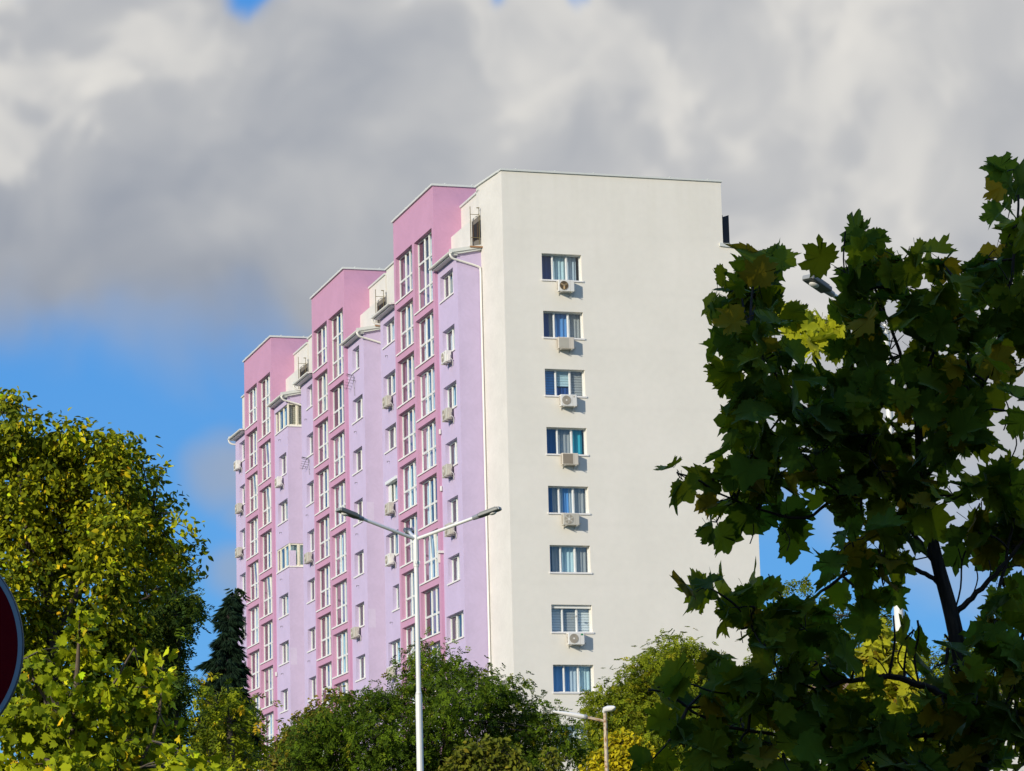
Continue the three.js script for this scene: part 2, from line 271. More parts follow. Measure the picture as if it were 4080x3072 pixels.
// ---- strip beside the gable corner, main walls, roof, core
{
  const strip = new THREE.ExtrudeGeometry(new THREE.Shape([[0.0, 0.0], [-0.25, 3.05], [-0.25, 3.4], [0.1, 3.4], [0.35, 0.353], [0.002, 0.353], [0.0, 0.35]].map(([a, b]) => new THREE.Vector2(a, b))), { depth: 23.56 - BASE, bevelEnabled: false });
  // the shape lies in (x, u); stand it up
  const s2 = new THREE.Shape([[-0.0287, 0.352], [-0.25, 3.05], [-0.25, 3.45], [0.12, 3.45], [0.3, 0.352]].map(([a, b]) => new THREE.Vector2(a, b)));
  const g = new THREE.ExtrudeGeometry(s2, { depth: 23.56 - BASE, bevelEnabled: false }); g.rotateX(-Math.PI / 2); g.translate(0, BASE, 0);
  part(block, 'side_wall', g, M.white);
  const lead = new THREE.ExtrudeGeometry(new THREE.Shape([[0, -0.0], [-0.0288, 0.351], [0.004, 0.351], [0.004, 0.0]].map(([a, b]) => new THREE.Vector2(a, b))), { depth: 23.555 - BASE, bevelEnabled: false }); lead.rotateX(-Math.PI / 2); lead.translate(-0.003, BASE, -0.002);
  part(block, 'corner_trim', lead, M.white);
  const cap = box(-0.08, 0.3, 23.56, 23.65, -3.35, -0.40); cap.applyMatrix4(new THREE.Matrix4().makeShear(0, 0, 0, 0, 0.082, 0)); part(block, 'coping', cap, M.coping);
  for (let k = 0; k < 3; k++) {
    const a = B1 + k * L, b = k < 2 ? B0 + (k + 1) * L : 58.4;
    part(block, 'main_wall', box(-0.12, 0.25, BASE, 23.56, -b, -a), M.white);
    part(block, 'coping', box(-0.20, 0.4, 23.56, 23.65, -b - 0.08, -a + 0.06), M.coping);
  }
  part(block, 'inner_wall', box(0.45, 11.6, BASE, 22.2, -57.9, -1.1), M.room);
  part(block, 'roof', box(0.3, 11.1, 23.0, 23.2, -58.3, -0.36), M.roof);
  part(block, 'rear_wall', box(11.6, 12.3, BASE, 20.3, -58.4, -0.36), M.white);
  part(block, 'end_wall', box(0.25, 11.6, BASE, 23.5, -58.4, -58.0), M.white);
}
// ---- towers and bays
const towerCurtains = ['brown', 'white', 'grey', 'tan', 'pale', 'sheer'];
const bayWin = {};   // openings of each bay from the photograph: column -> floor -> [u of right side, u of left side, extra]
bayWin.R0 = { 6: [3.68, 5.98], 5: [3.62, 5.74], 4: [3.50, 5.80], 3: [3.58, 5.66], 2: [3.66, 5.56], 1: [3.62, 5.66], 0: [3.16, 6.12] };
bayWin.L0 = { 6: [14.82, 17.12], 5: [14.80, 17.24], 4: [14.86, 17.10], 3: [14.80, 17.06], 2: [14.76, 17.30], 1: [14.84, 16.12], 0: [14.82, 17.2] };
bayWin.R1 = { 6: [22.25, 23.75], 5: [21.68, 23.90], 4: [21.96, 24.00], 3: [22.02, 23.92], 2: [22.00, 24.0], 1: [22.06, 24.02], 0: [22.02, 24.02] };
bayWin.L1 = { 6: [33.25, 34.64], 5: [33.18, 34.80], 4: [33.18, 34.94], 3: [33.24, 35.0], 2: [33.26, 35.08], 1: [33.26, 35.14], 0: [33.26, 35.1] };
bayWin.R2 = { 6: 'corner', 5: [40.06, 42.06], 4: [39.86, 42.36], 3: 'corner', 2: [39.95, 42.4], 1: [39.98, 42.5], 0: [40.36, 42.28] };
bayWin.L2 = { 6: [51.6, 53.26], 5: [51.66, 53.3], 4: [51.74, 53.36], 3: [51.7, 53.5], 2: [51.7, 53.4], 1: [51.7, 53.4], 0: [51.7, 53.4] };
const bayTop = (k) => 2.915 + 2.782 * k, BH = 1.28;
const wr = rng(4242);
for (let k = 0; k < 3; k++) {
  const u0 = k * L;
  // tower
  const holes = [], wins = [];
  for (let f = 0; f < 12; f++) {
    const yR = 18.64 - 2.73 * f, tall = f === 0, hR = tall ? 3.69 : 2.36, aR = u0 + 6.79, bR = u0 + 10.13;
    const yL = 20.02 - 2.73 * f, aL = u0 + 10.53, bL = u0 + 13.78;
    if (yR > -9) { holes.push([aR, bR, yR, yR + hR]); wins.push([aR, bR, yR, hR, tall]); }
    if (yL > -9) { holes.push([aL, bL, yL, yL + 2.36]); wins.push([aL, bL, yL, 2.36, false]); }
  }
  part(block, 'tower_wall', frontWall(TX, u0 + T0, u0 + T1, BASE, 24.37, holes, 0.32), M.pink);
  part(block, 'tower_wall', box(TX + 0.32, 4, BASE, 24.37, -(u0 + T0 + 0.3), -(u0 + T0)), M.pink);
  part(block, 'tower_wall', box(TX + 0.32, 4, BASE, 24.37, -(u0 + T1), -(u0 + T1 - 0.3)), M.pink);
  part(block, 'tower_roof', box(TX + 0.3, 4, 24.1, 24.3, -(u0 + T1 - 0.28), -(u0 + T0 + 0.28)), M.roof);
  const cz = -(u0 + (T0 + T1) / 2), hw = (T1 - T0) / 2 + 0.08;
  part(block, 'coping', merged([box(TX - 0.09, TX + 0.35, 24.37, 24.47, cz - hw, cz + hw), box(TX + 0.35, 4.05, 24.37, 24.47, cz + hw - 0.45, cz + hw), box(TX + 0.35, 4.05, 24.37, 24.47, cz - hw, cz - hw + 0.45)]), M.coping);
  const clips = []; for (let i = 0; i < 4; i++) clips.push(box(TX - 0.1, TX + 0.3, 24.47, 24.51, cz - hw + 0.9 + i * 1.95, cz - hw + 0.94 + i * 1.95)); clips.push(box(TX + 0.6, TX + 0.64, 24.47, 24.52, cz + hw - 0.4, cz + hw + 0.01), box(TX + 2.0, TX + 2.04, 24.47, 24.52, cz + hw - 0.4, cz + hw + 0.01));
  part(block, 'coping_joint', merged(clips), M.coping, { kind: 'stuff' });
  for (const [a, b, y, h, tall] of wins) {
    const w = b - a, cs = [], c1 = towerCurtains[Math.floor(wr() * 6)], c2 = towerCurtains[Math.floor(wr() * 6)];
    if (wr() < 0.75) cs.push([c1, 0.02, 0.16 + wr() * 0.2]);
    if (wr() < 0.8) cs.push([c2, 0.40 + wr() * 0.1, 0.62 + wr() * 0.1]);
    if (wr() < 0.6) cs.push([['white', 'tan', 'yellow'][Math.floor(wr() * 3)], 0.66, 0.98]);
    makeWindow([TX, y, -b], -Math.PI / 2, w, h, { cols: [0.37, 0.62], rows: tall ? [0.305, 0.685] : [0.455], recess: 0.2, curtains: cs, fw: 0.046, tilt: wr() < 0.06 ? 1 : -1 });
  }
  // bays
  for (const [key, a, b] of [['R' + k, u0 + B0, u0 + T0], ['L' + k, u0 + T1, u0 + B1]]) {
    const right = key[0] === 'R', hs = [], bl = bayWin[key], sideHoles = [], sz = right ? -a : -b;
    for (let f = -4; f < 7; f++) {
      const o = bl[f] ?? [a + 0.75, b - 0.75], top = bayTop(f);
      if (o === 'corner') { hs.push([a - 0.001, u0 + 6.06, top - BH - 0.02, top + 0.06]); sideHoles.push([BX, BX + 1.18, top - BH - 0.02, top + 0.06]); continue; }
      hs.push([o[0], o[1], top - BH, top]);
    }
    // front with the corner openings cut through to the edge
    const corner = sideHoles.length > 0;
    if (!corner) part(block, 'bay_wall', frontWall(BX, a, b, BASE, 20.25, hs, 0.28), M.lilac);
    else {
      const cuts = hs.filter((q) => q[0] < a).sort((p, q) => p[2] - q[2]); let y0 = BASE;
      const pieces = [];
      for (const c of [...cuts, [0, 0, 20.25, 20.25]]) {
        pieces.push(frontWall(BX, a, b, y0, c[2], hs.filter((q) => q[0] >= a && q[2] >= y0 && q[3] <= c[2]), 0.28));
        if (c[3] > c[2]) pieces.push(frontWall(BX, c[1], b, c[2], c[3], [], 0.28));
        y0 = c[3];
      }
      for (const q of pieces) part(block, 'bay_wall', q, M.lilac);
    }
    const zs = right ? [-(a + 0.28), -a] : [-b, -(b - 0.28)];
    if (!corner) part(block, 'bay_side', box(BX + 0.28, -0.12, BASE, 20.25, zs[0], zs[1]), M.lilac);
    else {
      let y0 = BASE;
      for (const c of [...sideHoles.sort((p, q) => p[2] - q[2]), [0, 0, 20.25, 20.25]]) { part(block, 'bay_side', box(BX + 0.28, -0.12, y0, c[2], zs[0], zs[1]), M.lilac); if (c[3] > c[2]) part(block, 'bay_side', box(BX + 1.18, -0.12, c[2], c[3], zs[0], zs[1]), M.lilac); y0 = c[3]; }
    }
    for (let f = -4; f < 7; f++) {
      const o = bl[f] ?? [a + 0.75, b - 0.75], top = bayTop(f);
      if (o === 'corner') {
        const y = top - BH - 0.02, h = BH + 0.08, w = u0 + 6.06 - a;
        makeWindow([BX, y, -(u0 + 6.06)], -Math.PI / 2, w, h, { cols: [0.25, 0.62], recess: 0.03, frameMat: M.cream, curtains: [['tan', 0.02, 0.2], ['pale', 0.3, 0.6], ['white', 0.65, 0.97]], fw: 0.08 });
        makeWindow([BX, y, -a], 0, 1.18, h, { cols: [0.5], recess: 0.03, frameMat: M.cream, curtains: f === 6 ? [['blind tan', 0.02, 0.98]] : [['pale', 0.02, 0.98]], fw: 0.08 });
        if (f === 6) part(block, 'shutter_box', box(BX - 0.06, BX + 0.1, top - 0.02, top + 0.24, -(u0 + 6.1), -a - 0.02), M.lilac);
        continue;
      }
      const w = o[1] - o[0], y = top - BH, three = w > 2.25, cs = [];
      const c1 = ['white', 'grey', 'pale', 'tan', 'sheer'][Math.floor(wr() * 5)], c2 = ['white', 'grey', 'tan', 'sheer', 'brown'][Math.floor(wr() * 5)];
      cs.push([c1, 0.03, 0.3 + wr() * 0.15]); if (wr() < 0.8) cs.push([c2, 0.55, 0.97]);
      const g = makeWindow([BX, y, -o[1]], -Math.PI / 2, w, BH, { cols: three ? [0.36, 0.68] : [0.5], recess: 0.2, curtains: cs, tilt: wr() < 0.12 ? 1 : -1 });
      if (key === 'L0' && f === 3) part(g, 'shutter_box', merged([box(0, w, BH - 0.16, BH - 0.005, -0.2, 0.06), box(0.01, 0.5, 0.03, BH - 0.16, -0.19, -0.12)]), M.frame);
    }
    // bay roof: sloping slab, gutter, rake board, downpipe
    const slope = new THREE.ExtrudeGeometry(wallShape([[-1.78, 20.06], [-1.78, 20.13], [0, 20.50], [0, 20.38], [-1.3, 20.10]], []), { depth: b - a + (0.14), bevelEnabled: false });
    slope.translate(0, 0, right ? -b : -(b + 0.14)); part(block, 'bay_roof', slope, M.coping);
    const gz0 = right ? -b : -(b + 0.22), gz1 = right ? -(a - 0.22) : -a;
    const gut = new THREE.LatheGeometry([[0.0, 0], [0.085, 0.0]].map(([p, q]) => new THREE.Vector2(p, q)), 3);
    const halfPipe = new THREE.CylinderGeometry(0.085, 0.085, gz1 - gz0, 12, 1, false, 0, Math.PI); halfPipe.rotateX(Math.PI / 2); halfPipe.rotateZ(-Math.PI / 2); halfPipe.translate(-1.84, 20.13, (gz0 + gz1) / 2);
    part(block, 'gutter', merged([halfPipe, box(-1.925, -1.755, 20.125, 20.135, gz0, gz1)]), M.pipe);
    const soff = box(-1.76, BX - 0.005, 20.00, 20.05, gz0 + 0.1, gz1 - 0.1); part(block, 'soffit', soff, M.coping);
    const ra = new THREE.BoxGeometry(1.9, 0.16, 0.12); ra.rotateZ(0.185); ra.translate(-0.93, 20.36, right ? -(a - 0.14) : -(b + 0.14)); part(block, 'rake_board', ra, M.coping);
    const sgn = right ? 1 : -1, e = right ? -a : -b, P = (x, y, dz) => V(x, y, e + sgn * dz);
    const path = smooth([P(-1.84, 20.08, 0.14), P(-1.82, 19.95, 0.16), P(-1.70, 19.83, 0.14), P(-1.40, 19.76, 0.10), P(-0.45, 19.50, 0.09), P(-0.34, 19.44, 0.09), P(-0.31, 19.30, 0.08), P(-0.31, 18.5, 0.08)], 4);
    path.push(P(-0.31, BASE, 0.08)); part(block, 'downpipe', tube(path, 0.055, 10), M.pipe);
    // attic over the bay
    const au0 = right ? a + 0.02 : a, au1 = right ? b : b - 0.02;
    const prof = [[0.6, 20.2], [-0.72, 20.2], [-0.72, 21.79], [-0.18, 22.25], [-0.18, 23.30], [0.6, 23.30]];
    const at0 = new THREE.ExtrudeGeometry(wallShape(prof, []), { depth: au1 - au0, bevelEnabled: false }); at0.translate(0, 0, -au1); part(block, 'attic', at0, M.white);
    part(block, 'coping', box(-0.25, 0.6, 23.30, 23.40, -(au1 + 0.02), -(au0 - 0.02)), M.coping);
    if (right) {
      // dark glazed end of the attic and the iron ladder beside it
      const end = new THREE.ExtrudeGeometry(wallShape([[-0.66, 20.42], [-0.66, 21.72], [-0.2, 22.12], [-0.2, 20.42]], []), { depth: 0.03, bevelEnabled: false }); end.translate(0, 0, -au0 + 0.002); part(block, 'attic_end', end, M.room);
      const dw = new THREE.ExtrudeGeometry(wallShape([[-0.60, 20.75], [-0.60, 21.55], [-0.2, 21.86], [-0.2, 21.0]], []), { depth: 0.02, bevelEnabled: false }); dw.translate(0, 0, -au0 + 0.034); part(block, 'attic_window', dw, M.dark);
      part(block, 'attic_window_frame', merged([box(-0.42, -0.39, 20.85, 21.65, -au0 + 0.05, -au0 + 0.07), box(-0.63, -0.60, 20.75, 21.55, -au0 + 0.05, -au0 + 0.07)]), M.brown);
      part(block, 'flashing', box(-0.85, -0.2, 20.40, 20.47, -au0, -au0 + 0.28), M.rust);
      const lz = -au0 + 0.12, rails = [box(-0.785, -0.758, 20.45, 22.45, lz, lz + 0.027), box(-0.345, -0.318, 20.45, 22.42, lz, lz + 0.027)];
      for (const y of [20.9, 22.05]) rails.push(box(-0.758, -0.345, y, y + 0.025, lz, lz + 0.025)); rails.push(box(-0.45, -0.31, 22.38, 22.42, lz - 0.01, lz + 0.05));
      part(block, 'ladder', merged(rails), M.olive);
    }
    // stubs of drain pipes in the wall
    for (let f = 0; f < 7; f++) if (wr() < 0.8) { const uu = right ? mix(a, b, 0.52) : mix(a, b, 0.6), y = bayTop(f) - BH - 0.55; part(block, 'drain_stub', merged([box(BX - 0.12, BX, y, y + 0.025, -uu - 0.012, -uu + 0.012), box(BX - 0.145, BX - 0.12, y - 0.07, y + 0.025, -uu - 0.012, -uu + 0.012)]), M.wire); }
  }
  // repainted patches on the bay side
  if (k) for (const [y, h] of [[9.8, 1.1], [4.2, 1.0], [-1.0, 1.1]]) part(block, 'paint_patch', box(BX + 0.02, BX + 0.42, y, y + h, -(u0 + B0), -(u0 + B0) + 0.004), M.lilacPatch);
}
for (const [x, y, u] of [[-1.52, 12.0, 6.39], [-1.52, 9.2, 6.39], [-1.52, 4.0, 43.13]]) part(block, 'sensor', new RoundedBoxGeometry(0.1, 0.26, 0.14, 2, 0.03).translate(x, y, -u + 0.07), M.acWhite);
part(block, 'cable_duct', merged([box(-1.72, -1.60, 5.60, 6.15, -6.55, -6.45), box(-1.72, -1.45, 6.05, 6.17, -6.45, -6.30)]), M.acWhite);

// ------------------------------------------------------------------ air conditioners
const toWorld = (x, y, z) => block.localToWorld(V(x, y, z));
block.updateMatrixWorld(true);
function makeAC(kind) {
  const g = new THREE.Group(), shell = { round: M.acWhite, open: M.acWhite, square: M.acBeige, beige: M.acBeige, swirl: M.acOld, green: M.acWhite, plain: M.acOld }[kind];
  const w = 0.80, h = 0.56, d = 0.29, z0 = 0.10;
  const b = new RoundedBoxGeometry(w, h, d, 3, 0.025); b.translate(0, h / 2, z0 + d / 2); part(g, 'body', b, shell);
  const fx = -0.12, fy = h / 2, zf = z0 + d;
  if (kind === 'square' || kind === 'beige') {
    const bars = []; for (let i = 0; i < 9; i++) bars.push(box(fx - 0.235, fx + 0.235, fy - 0.22 + i * 0.055 - 0.01, fy - 0.22 + i * 0.055 + 0.01, zf + 0.004, zf + 0.016));
    part(g, 'fan_grille', merged([...bars, box(fx - 0.245, fx + 0.245, fy - 0.235, fy + 0.235, zf - 0.01, zf + 0.004)]), kind === 'square' ? M.acOld : M.grille);
  } else {
    const dark = new THREE.CylinderGeometry(0.215, 0.215, 0.012, 32); dark.rotateX(Math.PI / 2); dark.translate(fx, fy, zf + 0.002); part(g, 'fan', dark, kind === 'open' ? M.fanDark : M.grille);
    const rings = []; for (let i = 1; i <= (kind === 'open' ? 1 : 5); i++) { const r = new THREE.TorusGeometry(kind === 'open' ? 0.218 : 0.215 * i / 5, 0.0075, 5, 28); r.translate(fx, fy, zf + 0.013); rings.push(r); }
    if (kind === 'swirl') for (let i = 0; i < 6; i++) { const q = box(0.03, 0.2, -0.03, 0.03, 0, 0.01); q.rotateZ(i * Math.PI / 3 + 0.4); q.translate(fx, fy, zf + 0.012); rings.push(q); }
    part(g, 'fan_grille', merged(rings), kind === 'open' ? M.acBeige : M.acOld);
    if (kind === 'open') { const bl = []; for (let i = 0; i < 3; i++) { const q = box(0.02, 0.18, -0.05, 0.05, 0, 0.008); q.rotateX(0.4); q.rotateZ(i * 2.09 + 0.5); q.translate(fx, fy, zf + 0.014); bl.push(q); } part(g, 'fan_blade', merged(bl), std(0.38, 0.26, 0.13)); }
    const hb = new THREE.CylinderGeometry(0.045, 0.045, 0.012, 16); hb.rotateX(Math.PI / 2); hb.translate(fx, fy, zf + 0.02); part(g, 'fan_hub', hb, kind === 'open' ? M.grille : M.hub);
  }
  if (kind === 'green') part(g, 'badge', box(0.22, 0.33, 0.43, 0.51, zf, zf + 0.006), M.green);
  if (kind === 'round') part(g, 'badge', merged([box(0.235, 0.25, 0.42, 0.49, zf, zf + 0.005), box(0.27, 0.285, 0.42, 0.49, zf, zf + 0.005), box(0.25, 0.27, 0.45, 0.465, zf, zf + 0.004), box(0.25, 0.27, 0.48, 0.492, zf, zf + 0.004)]), M.grille);
  part(g, 'seam', box(0.185, 0.19, 0.03, h - 0.03, zf, zf + 0.003), M.grille);
  const vents = []; for (let i = 0; i < 7; i++) vents.push(box(-w / 2 - 0.006, -w / 2 + 0.002, 0.07 + i * 0.063, 0.105 + i * 0.063, z0 + 0.05, z0 + d - 0.05)); part(g, 'side_vent', merged(vents), M.grille);
  for (const x of [-0.27, 0.27]) part(g, 'bracket', merged([box(x - 0.018, x + 0.018, -0.045, -0.012, 0, 0.44), box(x - 0.018, x + 0.018, -0.13, -0.045, 0, 0.03)]), M.acOld);
  part(g, 'service_cover', new RoundedBoxGeometry(0.05, 0.30, 0.14, 2, 0.015).translate(w / 2 + 0.02, 0.2, z0 + 0.13), shell);
  part(g, 'pipe', tube(smooth([V(w / 2 + 0.02, 0.12, 0.2), V(w / 2 + 0.10, 0.14, 0.18), V(w / 2 + 0.11, 0.08, 0.10), V(w / 2 + 0.05, -0.08, 0.05), V(w / 2 - 0.1, -0.18, 0.03), V(w / 2 - 0.2, -0.16, 0.0)], 3), 0.02, 6), M.acWhite);
  return g;
}
const acKinds = {};
function placeAC(kind, label, group, p, rot) {
  const src = acKinds[kind] ??= makeAC(kind), g = src.clone(); g.name = numbered('air_conditioner'); g.position.copy(toWorld(...p)); g.rotation.y = YAW + rot; g.userData = { label, category: 'air conditioner', group }; scene.add(g);
}
const GG = 'air conditioner units under the gable windows', GF = 'air conditioner units under the windows of the lilac bays';
placeAC('open', 'white air conditioner with dark open fan under the topmost gable window', GG, [2.97, 17.70, 0], 0);
placeAC('square', 'beige air conditioner with square grille under the second gable window from the top', GG, [2.88, 14.92, 0], 0);
placeAC('round', 'white air conditioner with round fan and pale hub under the gable window with striped blinds', GG, [2.93, 12.16, 0], 0);
placeAC('beige', 'beige air conditioner with brown grille under the gable window with teal curtain', GG, [2.92, 9.36, 0], 0);
placeAC('swirl', 'air conditioner with swirled grille and long bracket under the fifth gable window from the top', GG, [2.88, 6.50, 0], 0);
placeAC('green', 'white air conditioner with small green badge under the gable window with shutter box', GG, [2.96, 0.90, 0], 0);
const FR = -Math.PI / 2;
for (const [kind, u, y, label] of [
  ['round', 4.30, 15.00, 'air conditioner topmost of four on the lilac bay beside the white gable'], ['plain', 4.35, 12.20, 'air conditioner second from the top on the lilac bay beside the white gable'],
  ['swirl', 4.55, 9.50, 'air conditioner third from the top on the lilac bay beside the white gable'], ['plain', 4.35, 6.62, 'air conditioner lowest on the lilac bay beside the white gable, behind the lamp arm'],
  ['plain', 15.65, 14.95, 'air conditioner topmost on the lilac bay left of the nearest pink tower'], ['plain', 15.55, 9.36, 'air conditioner second on the lilac bay left of the nearest tower, under the shutter box'],
  ['round', 15.65, 6.74, 'air conditioner third on the lilac bay left of the nearest tower, beside the lamp pole'], ['plain', 15.85, 0.95, 'air conditioner lowest on the lilac bay left of the nearest tower, above the dark tree'],
  ['plain', 23.15, 3.86, 'only air conditioner on the lilac bay right of the middle pink tower'], ['plain', 33.75, 9.35, 'only air conditioner on the lilac bay left of the middle pink tower'],
  ['round', 41.10, 14.90, 'only air conditioner on the lilac bay right of the farthest pink tower'],
  ['round', 52.75, 17.85, 'topmost of three air conditioners at the far left edge of the block'], ['plain', 52.45, 15.08, 'middle of three air conditioners at the far left edge of the block'], ['plain', 52.55, 12.32, 'lowest of three air conditioners at the far left edge of the block'],
]) placeAC(kind, label, GF, [BX, y, -u], FR);

// ------------------------------------------------------------------ television antennas on the bays
for (const [u, y, s, label] of [[23.6, 17.75, 1, 'grey television antenna below the top window of the bay right of the middle tower'], [34.4, 15.1, 0.85, 'small grey television antenna on the bay left of the middle tower']]) {
  const p = toWorld(BX, y, -u), g = thing('tv_antenna', label, 'antenna', 'antennas on the lilac bays', [p.x, p.y, p.z], YAW + FR);
  part(g, 'mast', tube([V(0.35, -0.75 * s, 0.04), V(0.35, 0.4 * s, 0.1)], 0.014, 5), M.wire);
  part(g, 'bracket', merged([tube([V(0.35, -0.35, 0.06), V(0.3, -0.3, 0)], 0.012, 5), tube([V(0.35, 0.1, 0.08), V(0.3, 0.1, 0)], 0.012, 5)]), M.wire);
  const el = []; for (let i = 0; i < 5; i++) el.push(tube([V(0.3 - i * 0.2 * s, 0.25 * s - 0.12 * i * s, 0.02), V(0.25 - i * 0.2 * s, 0.33 * s - 0.12 * i * s, 0.42)], 0.011, 5));
  part(g, 'boom', tube([V(0.42, 0.34 * s, 0.2), V(-0.7 * s, -0.22 * s, 0.25)], 0.014, 5), M.wire);
  part(g, 'rods', merged(el), M.wire);
  part(g, 'reflector', merged([tube([V(0.36, 0.38 * s, 0.1), V(0.40, 0.36 * s, 0.5)], 0.02, 5), tube([V(0.1, 0.42 * s, 0.12), V(0.38, 0.44 * s, 0.46)], 0.02, 5)]), M.wire);
}

// ------------------------------------------------------------------ unseen building, added behind the camera to shade the near tree and the sign
{
  const g = thing('shading_building', 'unseen grey building added behind the camera to shade the near tree', 'building', null, [-14, 0, 13]);
  const holes = [], H = 17.6, W = 44;
  for (let f = 0; f < 6; f++) for (let i = 0; i < 12; i++) holes.push([-W + 3 + i * 7.1, -W + 5 + i * 7.1, 1 + f * 2.8, 2.4 + f * 2.8]);
  const w = new THREE.ExtrudeGeometry(wallShape([[-W, 0], [W, 0], [W, H], [-W, H]], holes), { depth: 0.4, bevelEnabled: false });
  part(g, 'wall', w, std(0.24, 0.22, 0.20));
  part(g, 'wall', box(-W, W, 0, H - 0.3, 1.2, 12), std(0.22, 0.21, 0.20)); part(g, 'roof', box(-W, W, H - 0.3, H, 0.4, 12), M.roof);
}

// ------------------------------------------------------------------ street lamps
function lampHead() {                                                        // along +x from its neck
  const parts = { housing: [], lens: [], cap: [] };
  const b = new RoundedBoxGeometry(0.44, 0.072, 0.185, 2, 0.022); b.translate(0.33, 0, 0); parts.housing.push(b);
  for (let i = 0; i < 5; i++) parts.housing.push(box(0.16, 0.5, 0.034, 0.05, -0.072 + i * 0.034, -0.062 + i * 0.034));
  const l = new THREE.SphereGeometry(0.06, 14, 6, 0, Math.PI * 2, 0, Math.PI / 2); l.rotateX(Math.PI); l.scale(1.3, 0.6, 1); l.translate(0.40, -0.04, 0); parts.lens.push(l);
  parts.cap.push(new RoundedBoxGeometry(0.03, 0.06, 0.15, 2, 0.012).translate(0.555, 0, 0), tube([V(-0.02, 0, 0), V(0.14, 0, 0)], [0.042, 0.05], 10));
  return parts;
}
function makeStreetLamp(label, d, jx, jy, firstAngle, stepY) {
  const j = at(jx, jy, d), g = thing('street_lamp', label, 'street lamp', 'white three armed street lamps', [j.x, 0, j.z]);
  const H = j.y, hs = at(jx, stepY, d).y;
  part(g, 'pole', merged([tube([V(0, 0, 0), V(0, hs - 0.06, 0)], [0.068, 0.064], 16), tube([V(0, hs - 0.06, 0), V(0, hs, 0)], [0.064, 0.049], 16), tube([V(0, hs, 0), V(0, H, 0)], [0.047, 0.044], 16)]), M.pole);
  part(g, 'collar', merged([tube([V(0, H - 0.55, 0), V(0, H + 0.06, 0)], 0.056, 16), box(0.05, 0.075, H - 0.50, H - 0.44, -0.02, 0.02), box(-0.02, 0.02, H - 0.50, H - 0.44, 0.05, 0.075)]), M.pole);
  for (let i = 0; i < 3; i++) {
    const a = firstAngle + i * 2 * Math.PI / 3, tilt = 0.25, dir = V(Math.cos(a) * Math.cos(tilt), Math.sin(tilt), Math.sin(a) * Math.cos(tilt));
    const s = V(0, H - 0.02, 0), e = s.clone().addScaledVector(dir, 1.27);
    part(g, 'arm', tube([s.clone().addScaledVector(dir, 0.04), e], [0.034, 0.031], 12), M.pole);
    const hg = sub(g, 'lamp_head', [e.x, e.y, e.z]); hg.quaternion.setFromRotationMatrix(new THREE.Matrix4().makeBasis(dir, V(-dir.x * dir.y, 1 - dir.y * dir.y, -dir.z * dir.y).normalize(), dir.clone().cross(V(0, 1, 0)).normalize()));
    const h = lampHead(); part(hg, 'housing', merged(h.housing), M.darkMetal); part(hg, 'lens', merged(h.lens), M.acWhite); part(hg, 'end_cap', merged(h.cap), M.metalGrey);
  }
}
makeStreetLamp('white three armed street lamp standing alone before the pink towers', 60, 898, 1163, Math.atan2(0.60, -0.80), 1494);
makeStreetLamp('nearer street lamp mostly hidden behind the dark plane tree', 41, 1912, 712, Math.atan2(0.77, -0.64), 1180);
{
  const d = 70, t = at(1307, 1540, d), g = thing('street_lamp', 'old rusty street lamp with pale cobra heads between the two bushy trees', 'street lamp', null, [t.x, 0, t.z]);
  const rel = (px, py, dd = d) => at(px, py, dd).sub(V(t.x, 0, t.z));
  const rustMap = noiseTexture(128, (u, v) => { const n = sstep(-0.1, 0.35, torus(u, v, 2.2, 4, 21)); return [mix(0.78, 0.52, n), mix(0.72, 0.34, n), mix(0.62, 0.20, n)]; });
  const rusty = new THREE.MeshStandardMaterial({ map: rustMap, roughness: 0.85 });
  part(g, 'pole', tube([V(0, 0, 0), V(0, t.y + 0.02, 0)], [0.055, 0.042], 12), rusty);
  const a0 = rel(1307, 1558), a1 = rel(1263, 1549), h0 = rel(1264, 1549), h1 = rel(1194, 1537);
  part(g, 'arm', tube([a0, a1], 0.032, 10), rusty);
  const head = (p, q) => { const m = tube([p, p.clone().lerp(q, 0.06), p.clone().lerp(q, 0.25), p.clone().lerp(q, 0.7), q], [0.04, 0.05, 0.056, 0.045, 0.018], 12); return m; };
  part(g, 'lamp_head', head(h0, h1), M.acWhite); part(g, 'clamp', tube([rel(1268, 1549), rel(1262, 1549)], 0.055, 10), M.metalGrey);
  const q0 = V(0, t.y + 0.03, 0); part(g, 'lamp_head', tube([q0.clone().add(V(-0.02, -0.03, 0.0)), q0.clone().add(V(0.01, 0.04, 0.02)), q0.clone().add(V(0.07, 0.045, 0.15)), q0.clone().add(V(0.17, 0.03, 0.4)), q0.clone().add(V(0.2, 0.04, 0.5))], [0.05, 0.065, 0.07, 0.06, 0.025], 12), M.acWhite);
}
